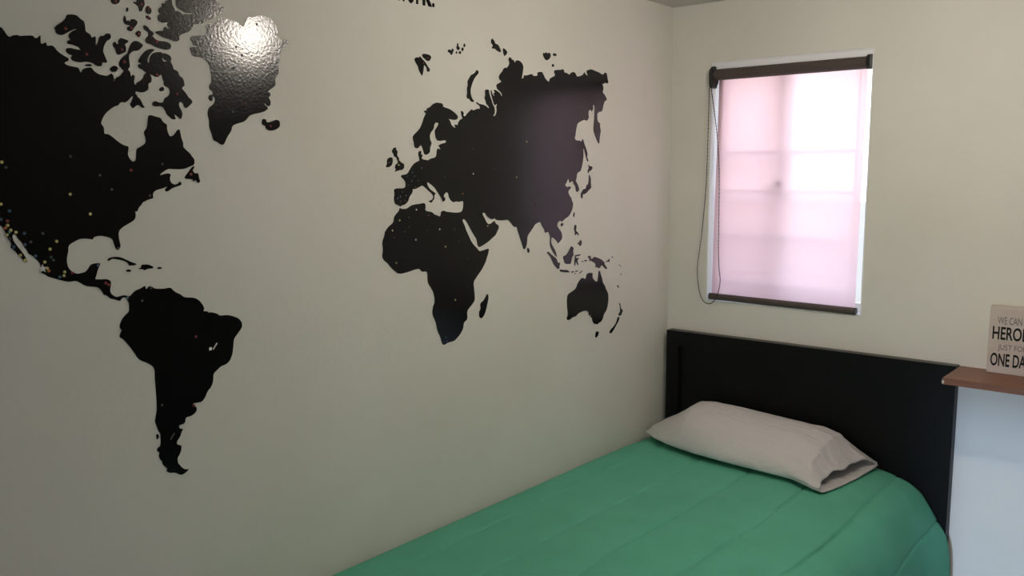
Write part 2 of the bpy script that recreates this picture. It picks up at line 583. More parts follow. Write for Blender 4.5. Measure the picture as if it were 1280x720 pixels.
for i in range(NT + 1):
    t = i / NT
    ring = []
    sec = section(t)
    c = sum(sec, Vector()) / len(sec)
    for q, p in enumerate(sec):
        d = (p - c)
        dn = d.normalized()
        wv = 0.006 * noise.noise(Vector((p.x * 9, p.y * 11, p.z * 9))) + 0.0035 * noise.noise(Vector((p.x * 24 + 3, p.y * 17, p.z * 22)))
        # gathers running out of the fill towards the open hem
        if t > 0.72:
            a = (t - 0.72) / 0.28
            wv += 0.015 * a * (1 - 0.6 * a) * math.sin(q * 0.95 + 3 * noise.noise(Vector((t * 5, q * .2, 0))))
        if t < 0.16:
            wv += 0.0025 * (1 - t / 0.16) * math.sin(q * 1.1 + 8 * t)
        up = 1.0 if p.z > lerp_table(ST, t)[5] + 0.012 else 0.15
        ring.append(bm.verts.new(p + dn * wv * up))
    rings.append(ring)
n = len(rings[0])
for a, b in zip(rings, rings[1:]):
    for k in range(n):
        bm.faces.new((a[k], a[(k + 1) % n], b[(k + 1) % n], b[k]))
bm.faces.new(rings[0])
pc = obj('pillowcase', bm, M_white, pil, smooth=True)
sol = pc.modifiers.new('cloth', 'SOLIDIFY')
sol.thickness = 0.0022
sol.offset = -1.0
bm = bmesh.new()
rings = []
for i in range(41):
    t = 0.03 + 0.85 * i / 40
    sec = section(t, 0.06)
    if i >= 36:
        c = sum(sec, Vector()) / len(sec)
        kk = math.sqrt(max(0, 1 - ((i - 35) / 5.3) ** 2))
        sec = [c + (p - c) * kk for p in sec]
    rings.append([bm.verts.new(p) for p in sec])
for a, b in zip(rings, rings[1:]):
    for k in range(n):
        bm.faces.new((a[k], a[(k + 1) % n], b[(k + 1) % n], b[k]))
bm.faces.new(rings[0][::-1]); bm.faces.new(rings[-1])
obj('pillow_filling', bm, M_white, pil, smooth=True)

# ------------------------------------------------------------------ roller blind
bl = empty('roller_blind', ((WX0 + WX1) / 2, -0.0, WZ0), 'brown translucent roller blind pulled down over the bright window', 'blind')
TZ, TR = WZ1 - 0.046, 0.0195
FX0, FX1 = WX0 + 0.0225, WX1 - 0.0215
bm = bmesh.new()
add_cyl(bm, (FX0 - .006, -0.002, TZ), (FX1 + .004, -0.002, TZ), TR, seg=28)
obj('roller_tube', bm, M_bar, bl, smooth=False)
bm = bmesh.new()
nz = 24
yt, yb = -0.002 + TR, 0.0005
top, bot = TZ, WZ0 + 0.020
rows = []
for j in range(nz + 1):
    k = j / nz
    z = top + (bot - top) * k
    y = yt + (yb - yt) * k
    rows.append([bm.verts.new((FX0 + (FX1 - FX0) * i / 8, y + 0.0012 * math.sin(k * 7 + i * .8), z)) for i in range(9)])
for a, b in zip(rows, rows[1:]):
    for i in range(8):
        bm.faces.new((a[i], a[i + 1], b[i + 1], b[i]))
obj('blind_cloth', bm, M_blind, bl, smooth=True)
bm = bmesh.new()
add_cyl(bm, (FX0 - .007, -0.001, WZ0 + 0.0185), (FX1 + .002, -0.001, WZ0 + 0.0135), 0.0118, seg=20)
obj('bottom_bar', bm, M_bar, bl)
bm = bmesh.new(); add_cyl(bm, (FX1 + .0022, -0.001, WZ0 + 0.0135), (FX1 + .0052, -0.001, WZ0 + 0.0135), 0.0125, seg=20)
obj('end_cap', bm, M_plastic, bl)
# left bracket: rounded guard with the chain drive, standing proud of the wall
def slab_profile(bm, pts, x0, x1):
    a = [bm.verts.new((x0, y, z)) for y, z in pts]
    b = [bm.verts.new((x1, y, z)) for y, z in pts]
    m = len(pts)
    for i in range(m):
        bm.faces.new((a[i], a[(i + 1) % m], b[(i + 1) % m], b[i]))
    bm.faces.new(a[::-1]); bm.faces.new(b)
prof = [(-0.002 + 0.0265 * math.cos(math.radians(q)), TZ + 0.0265 * math.sin(math.radians(q)) + 0.004) for q in range(0, 181, 15)]
prof += [(-0.0285, TZ - .030), (-0.022, TZ - .046), (0.010, TZ - .046), (0.0245, TZ - .025)]
bm = bmesh.new(); slab_profile(bm, prof, WX0 + .0045, WX0 + .0165)
bmesh.ops.bevel(bm, geom=bm.edges[:], offset=.0015, segments=1, affect='EDGES')
brk = obj('bracket', bm, M_plastic, bl)
prof = [(-0.002 + 0.0235 * math.cos(math.radians(q)), TZ + 0.0235 * math.sin(math.radians(q)) + 0.002) for q in range(0, 361, 15)][:-1]
bm = bmesh.new(); slab_profile(bm, prof, WX1 - .0165, WX1 - .0045)
obj('bracket', bm, M_plastic, bl)
# bead chain loop
ch = cr_spline([(WX0 + .014, -.026, TZ - .046), (0.213, -.034, 1.70), (0.222, -.034, 1.355), (0.231, -.034, 1.262), (0.214, -.034, 1.197), (0.182, -.030, 1.177), (0.150, -.026, 1.205), (0.134, -.024, 1.300), (0.150, -.026, 1.440), (0.164, -.028, 1.640), (WX0 + .007, -.028, TZ - .046)], 26)
bm = bmesh.new()
add_tube(bm, ch, 0.0012, 6)
acc = 0.0
last = ch[0]
for p in ch[1:]:
    acc += (p - last).length
    if acc >= 0.0065:
        acc = 0.0
        bmesh.ops.create_icosphere(bm, subdivisions=1, radius=0.0025, matrix=Matrix.Translation(p))
    last = p
obj('bead_chain', bm, M_plastic, bl, recalc=False)

# ------------------------------------------------------------------ shelf and sign
SX0, SZ, SD = 1.0235, 1.0603, -0.207
sh = empty('wall_shelf', (1.30, -0.1, SZ - 0.018), 'brown wood-veneer wall shelf to the right of the black headboard', 'shelf')
bm = bmesh.new(); add_box(bm, SX0, 1.62, SD, -0.0005, SZ - 0.0185, SZ, .0012, 2)
obj('board', bm, M_wood, sh)
bm = bmesh.new(); add_box(bm, SX0 - .0006, SX0 + .006, SD - .0006, SD + .006, SZ - .016, SZ - .006, .0008, 1)
c = obj('chipped_corner', bm, M_chip, sh)
c['label'] = 'pale chipped corner'

sg = empty('sign_block', (1.172, -0.028, SZ), 'small whitewashed block sign with printed sentence standing on the brown shelf', 'sign')
SGX0, SGX1, SGY, SGZ = 1.1035, 1.2365, -0.0435, SZ + 0.199
bm = bmesh.new(); add_box(bm, SGX0, SGX1, SGY, -0.012, SZ + .0003, SGZ, .0015, 2)
obj('block', bm, M_signwood, sg)

def text_mesh(body, x0, x1, z0, z1, bold, place, depth=0.0004):
    """the text as a thin mesh filling the box x0..x1, z0..z1; place(u, v, w) gives room coordinates"""
    cu = bpy.data.curves.new('lettering', 'FONT')
    cu.body = body
    cu.size = 1.0
    cu.offset = bold
    cu.extrude = 0.01
    cu.resolution_u = 6
    o = bpy.data.objects.new('lettering', cu)
    COL.objects.link(o)
    dg = bpy.context.evaluated_depsgraph_get()
    me = bpy.data.meshes.new_from_object(o.evaluated_get(dg))
    bpy.data.objects.remove(o)
    bpy.data.curves.remove(cu)
    bm = bmesh.new()
    bm.from_mesh(me)
    bpy.data.meshes.remove(me)
    xs = [v.co.x for v in bm.verts]; ys = [v.co.y for v in bm.verts]; zs = [v.co.z for v in bm.verts]
    for v in bm.verts:
        u = x0 + (v.co.x - min(xs)) / (max(xs) - min(xs)) * (x1 - x0)
        w = z0 + (v.co.y - min(ys)) / (max(ys) - min(ys)) * (z1 - z0)
        dd = (v.co.z - min(zs)) / (max(zs) - min(zs)) * depth
        v.co = place(u, w, dd)
    return bm
onsign = lambda u, w, d: Vector((SGX0 + u, SGY - 0.0001 - d, SZ + w))
for body, x0, x1, z0, z1, bold, ink in (('WE CAN BE', .0215, .1060, .1475, .1690, 0.0, M_greyink), ('HEROES', .0100, .1140, .1010, .1400, 0.022, M_ink), ('JUST FOR', .0265, .1010, .0660, .0875, 0.0, M_greyink), ('ONE DAY', .0090, .1160, .0220, .0610, 0.022, M_ink)):
    t = obj('lettering', text_mesh(body, x0, x1, z0, z1, bold, onsign), ink, sg)
    t['label'] = ('bold black printed line' if ink is M_ink else 'thin grey printed line')

# ------------------------------------------------------------------ vinyl letters on the left wall
wl = empty('wall_lettering', (0, -1.30, 2.078), 'bold black vinyl word at the top edge of the photo on the left wall', 'lettering')
for chr_, sl, sr, zb, zt in (('w', 1.366, 1.322, 2.0785, 2.134), ('o', 1.3245, 1.2985, 2.0775, 2.135), ('r', 1.2935, 1.2735, 2.0785, 2.135), ('k', 1.2705, 1.2365, 2.0785, 2.158), ('.', 1.2365, 1.2275, 2.0785, 2.0895)):
    onwall = lambda u, w, d, sl=sl: Vector((0.0003 + d, -sl + u, w))
    t = obj('letter', text_mesh(chr_, 0, sl - sr, zb, zt, 0.035, onwall, 0.0007), M_vinyl, wl)

# ------------------------------------------------------------------ vinyl world map
def decal_mesh(loops, x0=0.0002, x1=0.0011):
    """loops: outer outline then holes, each a list of (distance from the corner, height) in metres"""
    polys = [[Vector((-s, z, 0)) for s, z in lp] for lp in loops]
    tris = tessellate_polygon(polys)
    flat = [p for lp in polys for p in lp]
    bm = bmesh.new()
    fr = [bm.verts.new((x1, p.x, p.y)) for p in flat]
    bk = [bm.verts.new((x0, p.x, p.y)) for p in flat]
    for a, b, c in tris:
        if len({a, b, c}) < 3:
            continue
        try:
            bm.faces.new((fr[a], fr[b], fr[c])); bm.faces.new((bk[c], bk[b], bk[a]))
        except ValueError:
            pass
    base = 0
    for lp in polys:
        m = len(lp)
        for i in range(m):
            i2 = base + (i + 1) % m
            try:
                bm.faces.new((fr[base + i], fr[i2], bk[i2], bk[base + i]))
            except ValueError:
                pass
        base += m
    return bm

def soften(lp, r=0.22):
    out = []
    for i, (x, y) in enumerate(lp):
        x2, y2 = lp[(i + 1) % len(lp)]
        out += [(x + (x2 - x) * r, y + (y2 - y) * r), (x + (x2 - x) * (1 - r), y + (y2 - y) * (1 - r))]
    return out

def loop(s):
    v = [int(t) / 10000.0 for t in s.split()]
    return soften([(v[i], v[i + 1]) for i in range(0, len(v), 2)])

# outlines: distance from the room corner and height above the floor, in tenths of a millimetre
MAP = [
    ('large joined North and South America silhouette in black vinyl, leftmost on the wall', ['26309 17301 26174 17645 25923 17684 25989 17940 25691 18250 25395 18453 24992 18650 24467 18857 23930 18849 23464 19007 23047 19034 22739 19028 22699 18999 22671 18947 22634 18885 22593 18872 22547 18906 22461 18922 22441 18902 22396 18916 22220 18943 22194 18901 22145 18906 22101 18964 22092 18935 22100 18820 22067 18816 22003 18853 21997 18785 21916 18805 21872 18786 21831 18721 21776 18680 21687 18630 21637 18611 21633 18564 21694 18535 21719 18509 21651 18475 21534 18462 21468 18454 21434 18356 21398 18431 21343 18460 21257 18480 21221 18466 21200 18424 21106 18364 20957 18347 20910 18376 20866 18404 20831 18357 20831 18271 20781 18337 20703 18368 20619 18474 20665 18501 20665 18516 20710 18552 20710 18608 20673 18685 20602 18748 20532 18804 20511 18868 20483 18933 20446 18999 20386 19052 20312 19052 20208 18993 20253 18934 20323 18872 20423 18859 20500 18792 20512 18729 20507 18645 20501 18552 20549 18505 20503 18459 20499 18362 20457 18416 20424 18400 20421 18353 20447 18266 20410 18218 20387 18271 20336 18294 20273 18342 20239 18405 20227 18440 20175 18471 20204 18484 20262 18526 20330 18549 20347 18594 20325 18624 20276 18620 20275 18639 20337 18661 20320 18710 20265 18790 20180 18883 20096 18930 20015 18938 19985 18922 20039 18879 20103 18815 20138 18736 20147 18688 20129 18658 20107 18682 20104 18740 20073 18809 20019 18862 19957 18883 19853 18897 19824 18872 19782 18882 19710 18864 19660 18830 19648 18773 19669 18733 19637 18677 19619 18621 19611 18583 19558 18574 19518 18542 19496 18466 19438 18441 19403 18375 19393 18277 19426 18265 19461 18223 19430 18196 19369 18131 19329 18064 19266 18018 19236 17970 19306 17896 19386 17832 19428 17860 19446 17918 19487 17955 19520 17953 19544 17903 19532 17854 19496 17797 19473 17719 19494 17648 19518 17608 19589 17674 19651 17710 19643 17661 19615 17609 19700 17600 19750 17646 19811 17693 19838 17769 19876 17826 19937 17851 20041 17836 20085 17847 20095 17891 20066 17931 20014 17943 19974 17917 19870 17917 19845 18002 19758 18056 19716 18117 19719 18185 19748 18222 19820 18246 19838 18283 19825 18323 19853 18379 19864 18436 19889 18468 19911 18447 19944 18410 20006 18405 20066 18439 20122 18449 20088 18408 20081 18357 20095 18293 20146 18276 20159 18231 20153 18174 20185 18134 20248 18097 20309 18087 20368 18093 20417 18105 20430 18051 20396 18038 20394 18006 20346 17971 20310 17907 20284 17842 20256 17814 20277 17794 20327 17801 20354 17838 20394 17845 20435 17824 20477 17783 20506 17786 20524 17819 20546 17846 20508 17914 20485 17972 20472 18014 20513 17989 20576 17919 20647 17872 20695 17884 20745 17859 20777 17814 20816 17802 20845 17792 20895 17761 20948 17721 21014 17668 21083 17579 21128 17466 21105 17430 21075 17394 21078 17270 21002 17273 20929 17225 20845 17153 20759 17092 20708 17068 20618 17050 20636 16968 20649 16892 20620 16816 20558 16753 20495 16786 20483 16894 20470 17009 20394 17044 20282 17116 20271 17206 20309 17333 20236 17413 20211 17516 20195 17645 20153 17668 20032 17640 19937 17618 19900 17542 19813 17494 19824 17415 19801 17324 19763 17260 19690 17288 19644 17342 19598 17405 19555 17411 19539 17332 19522 17227 19484 17135 19502 17068 19420 16989 19342 16923 19323 16883 19262 16817 19268 16708 19380 16667 19499 16619 19673 16613 19842 16626 19915 16586 20017 16521 20018 16495 19933 16521 19847 16539 19788 16506 19814 16467 19820 16401 19797 16351 19752 16317 19693 16311 19643 16338 19605 16371 19588 16354 19572 16315 19610 16288 19707 16261 19805 16224 19854 16186 19908 16168 19936 16193 19928 16225 19879 16263 19920 16264 19968 16237 20051 16222 20133 16196 20181 16158 20196 16099 20183 16052 20239 16032 20308 16017 20353 15991 20404 15976 20441 15920 20495 15873 20524 15809 20550 15790 20577 15811 20564 15746 20574 15673 20619 15618 20722 15566 20823 15515 20901 15454 20926 15391 20926 15311 20910 15210 20901 15145 20925 15090 20966 15067 21002 15108 21034 15218 21043 15270 21079 15310 21154 15340 21253 15364 21329 15363 21405 15342 21420 15298 21505 15323 21651 15332 21751 15288 21837 15244 21876 15197 21877 15123 21914 15003 21920 14904 21903 14816 21848 14737 21756 14679 21596 14702 21543 14761 21493 14832 21425 14852 21325 14851 21309 14830 21342 14776 21372 14708 21403 14609 21433 14548 21308 14536 21206 14532 21137 14494 21131 14429 21154 14354 21159 14277 21124 14221 21050 14166 20984 14175 20918 14186 20852 14178 20788 14145 20675 14251 20565 14280 20453 14334 20461 14282 20430 14257 20385 14314 20331 14301 20265 14248 20069 14228 19983 14238 19927 14232 19900 14197 19825 14127 19736 14083 19649 14004 19428 13976 19319 13904 19248 13808 19208 13715 19249 13667 19142 13653 19113 13614 19066 13626 18913 13571 18876 13523 18658 13513 18480 13443 18381 13375 18332 13276 18349 13187 18458 13073 18553 12976 18572 12832 18602 12653 18670 12517 18754 12451 18895 12427 18978 12369 19080 12296 19086 12188 19111 12084 19175 11987 19198 11977 19241 11935 19288 11840 19376 11742 19498 11748 19586 11755 19581 11708 19522 11677 19497 11614 19530 11544 19634 11490 19762 11491 19781 11370 19900 11355 19922 11326 19905 11284 19827 11254 19870 11199 19903 11112 19986 11025 19982 10960 19886 10917 19891 10841 19936 10738 19991 10676 19986 10559 19949 10511 19894 10431 19817 10380 19750 10373 19801 10325 19903 10287 19961 10303 20056 10379 20172 10399 20253 10460 20212 10505 20314 10609 20321 10686 20363 10735 20389 10817 20366 10886 20427 10939 20397 10999 20336 11010 20320 11268 20365 11335 20390 11434 20428 11554 20404 11641 20369 11782 20365 11966 20368 12225 20374 12446 20365 12591 20396 12688 20520 12782 20645 12847 20704 12912 20749 13003 20825 13132 20917 13263 20978 13339 21035 13373 21021 13444 20974 13510 21015 13542 21017 13608 20971 13716 20900 13790 20813 13851 20806 13976 20809 14025 20825 14070 20868 14135 20907 14145 20948 14124 20977 14080 21028 14101 21104 14136 21167 14148 21227 14220 21289 14239 21310 14306 21380 14390 21467 14411 21613 14439 21706 14511 21776 14556 21921 14545 22060 14596 22174 14643 22264 14676 22307 14717 22362 14746 22394 14785 22375 14893 22404 14956 22498 15071 22572 15124 22580 15173 22630 15247 22668 15333 22728 15407 22746 15463 22777 15481 22806 15466 22810 15412 22797 15353 22719 15230 22680 15168 22631 15081 22593 14987 22617 14965 22648 14999 22678 15037 22739 15101 22778 15175 22819 15213 22859 15251 22835 15285 22841 15344 22880 15405 22908 15465 22924 15536 22951 15607 22990 15648 23283 15926 23660 16498 23851 17021 24001 17274 24258 17517 24569 17625 24901 17363 25202 17350 25460 17161 25901 16915 26072 17027 25966 17202', '19828 18808 19844 18774 19832 18731 19792 18715 19739 18732 19742 18747 19780 18743 19810 18764']),
    ('black vinyl silhouette of Victoria and Banks islands above the Canadian coast', ['21849 19113 21788 19179 21703 19236 21641 19302 21617 19375 21518 19393 21436 19387 21369 19325 21311 19297 21300 19204 21299 19121 21264 19101 21210 19071 21197 19013 21128 19057 21117 19010 21132 18888 21094 18917 21047 19066 20959 19081 20932 19123 20856 19137 20829 19091 20851 19028 20915 18997 20971 18906 21003 18793 20971 18712 20933 18606 20954 18587 21029 18590 21041 18516 21133 18510 21215 18568 21335 18576 21433 18547 21528 18558 21585 18581 21594 18627 21556 18666 21637 18682 21680 18736 21653 18786 21582 18793 21465 18777 21406 18769 21439 18820 21555 18855 21636 18858 21639 18917 21573 18936 21605 18979 21601 19038 21526 19106 21441 19135 21488 19138 21586 19087 21647 19044 21719 19001 21799 19008 21836 19046 21822 19082']),
    ('tiny black vinyl islet in the strait just under the Victoria island piece', ['21369 18510 21290 18537 21217 18531 21231 18501 21317 18491']),
    ('small black vinyl islet at the right end of the strait below Victoria island', ['20903 18486 20805 18561 20719 18515 20780 18436 20857 18429']),
    ('black vinyl arctic scrap cut by the top edge of the photo, leftmost up there', ['20770 19813 20633 19863 20614 19775 20642 19713 20708 19678 20762 19686 20792 19719']),
    ('tiny upright oval black vinyl islet left of the forked arctic island', ['20469 19620 20473 19596 20484 19575 20497 19578 20505 19593 20511 19614 20504 19640 20492 19652 20479 19659 20468 19647']),
    ('forked black vinyl arctic island at the top edge left of Ellesmere', ['20356 19785 20300 19774 20286 19869 20160 19903 20141 19812 20133 19759 20173 19691 20203 19618 20252 19614 20257 19672 20271 19709 20318 19741 20363 19758']),
    ('egg-shaped black vinyl arctic islet left of the Ellesmere piece', ['20062 19746 20014 19706 20001 19645 20029 19594 20080 19584 20125 19613 20115 19692 20091 19729']),
    ('small slanted lens-shaped black vinyl islet under the egg-shaped arctic islet', ['20132 19557 20082 19553 20025 19524 20027 19488 20078 19486 20126 19516']),
    ('U-shaped black vinyl arctic island with a red dot at its bottom', ['20544 19503 20523 19460 20518 19399 20476 19427 20446 19393 20426 19449 20369 19460 20297 19427 20309 19371 20370 19302 20415 19231 20473 19220 20520 19245 20509 19293 20434 19325 20498 19332 20554 19341 20579 19407 20562 19478']),
    ('small round black vinyl arctic islet below the U-shaped island', ['20361 19194 20299 19256 20243 19239 20246 19177 20283 19126 20323 19145']),
    ('two-horned black vinyl arctic island right of the Victoria island piece', ['20800 18976 20760 18995 20731 18953 20699 18956 20694 19033 20643 19082 20572 19062 20493 19040 20528 18998 20578 18969 20553 18902 20562 18832 20638 18786 20712 18752 20750 18775 20761 18858 20804 18914']),
    ('long club-shaped black vinyl Devon island running under the Ellesmere piece', ['20194 19347 20160 19374 20095 19343 20056 19285 20012 19270 19983 19239 19994 19206 20020 19187 19972 19137 19915 19104 19786 19110 19682 19098 19633 19047 19654 18980 19735 18945 19829 18954 19965 18980 20064 19025 20147 19039 20165 19092 20140 19142 20096 19178 20100 19248 20174 19279']),
    ('big black vinyl silhouette of Ellesmere and Axel Heiberg cut by the top edge', ['19956 19269 19877 19298 19782 19306 19769 19383 19725 19396 19702 19359 19676 19354 19669 19387 19706 19430 19673 19490 19729 19475 19799 19458 19874 19488 19891 19549 19868 19600 19815 19622 19864 19655 19852 19728 19772 19778 19795 19823 19707 19843 19705 19891 19652 19906 19628 20012 19572 20021 19572 19925 19569 19830 19521 19761 19513 19714 19469 19739 19386 19702 19357 19657 19323 19691 19215 19696 19126 19721 19125 19741 19235 19716 19321 19720 19352 19745 19446 19775 19490 19822 19489 19937 19484 20024 19336 20210 18938 20349 18770 20159 18618 20053 18508 19989 18418 19942 18422 19871 18518 19798 18565 19772 18683 19696 18799 19632 18891 19590 18949 19544 19072 19528 19150 19499 19130 19466 19174 19457 19188 19406 19257 19340 19322 19322 19411 19283 19467 19237 19448 19181 19482 19152 19504 19138 19593 19132 19644 19158 19782 19174 19882 19219 19949 19247']),
    ('tiny oval black vinyl islet inside Foxe Basin south of Baffin island', ['19838 18201 19831 18176 19853 18149 19887 18140 19919 18138 19944 18153 19935 18182 19915 18206 19884 18227 19852 18222']),
    ('shiny black vinyl silhouette of Greenland with a bright lamp reflection', ['18827 18721 18845 18789 18932 18851 19020 18879 19108 18874 19206 18894 19213 18962 19242 19018 19229 19055 19075 19075 19063 19096 19162 19095 19180 19162 19221 19207 19219 19246 19173 19277 19040 19306 18929 19313 18854 19367 18828 19430 18864 19475 18850 19520 18792 19563 18711 19589 18644 19571 18595 19638 18581 19689 18485 19736 18290 19705 18166 19700 18044 19629 17980 19593 17940 19685 17855 19835 17753 19818 17567 19908 17436 19890 17277 19857 17201 19755 17122 19697 17128 19584 17184 19546 17158 19513 17026 19415 16941 19470 16859 19434 16862 19365 16977 19285 17062 19230 17099 19023 17160 18881 17140 18724 17198 18651 17245 18579 17235 18443 17347 18367 17459 18292 17379 18274 17382 18206 17437 18180 17377 18093 17392 18001 17473 17983 17523 18062 17552 18015 17438 17944 17560 17856 17827 17798 17933 17757 18043 17632 18225 17580 18354 17530 18384 17419 18491 17284 18574 17128 18648 17127 18743 17190 18815 17210 18833 17317 18896 17488 18881 17596 18921 17744 18885 17875 18775 17945 18733 18012 18728 18090 18790 18116 18780 18031 18844 18006 18889 18067 18861 18133 18764 18148 18784 18223 18846 18241 18850 18326 18789 18394 18790 18565 18819 18732 18815 18796']),
    ('small black vinyl silhouette of Iceland right of the tip of Greenland', ['17623 17649 17594 17710 17514 17699 17506 17632 17409 17645 17242 17712 17161 17669 17166 17553 17280 17480 17418 17452 17524 17485 17547 17562 17627 17581']),
    ('slim arched black vinyl silhouette of Cuba', ['21183 14891 21129 14938 21025 14948 20923 14933 20821 14881 20693 14811 20602 14772 20643 14749 20776 14755 20761 14790 20849 14857 20977 14893 21079 14914 21146 14873']),
    ('tiny black vinyl silhouette of Jamaica under Cuba', ['20725 14651 20731 14636 20761 14633 20790 14636 20820 14644 20825 14660 20810 14671 20789 14680 20756 14678 20737 14665']),
    ('small black vinyl silhouette of Hispaniola right of Cuba', ['20589 14671 20512 14698 20517 14751 20372 14748 20260 14685 20281 14660 20391 14661 20448 14632 20501 14663']),
    ('tiny black vinyl silhouette of Puerto Rico right of Hispaniola', ['20098 14654 20100 14640 20127 14633 20155 14635 20182 14640 20193 14653 20178 14664 20158 14674 20127 14676 20107 14666']),
    ('black vinyl silhouette of Newfoundland off the Canadian coast', ['19505 16432 19478 16488 19426 16544 19347 16639 19295 16681 19269 16673 19286 16634 19319 16600 19296 16555 19267 16532 19217 16541 19190 16526 19189 16475 19178 16464 19186 16430 19160 16396 19171 16350 19203 16337 19240 16357 19244 16391 19281 16385 19314 16361 19327 16380 19305 16402 19372 16414 19457 16418']),
    ('tiny upright black vinyl islet off the Chilean coast', ['20363 11222 20373 11195 20386 11174 20403 11174 20412 11203 20416 11235 20412 11270 20396 11283 20380 11275 20366 11258']),
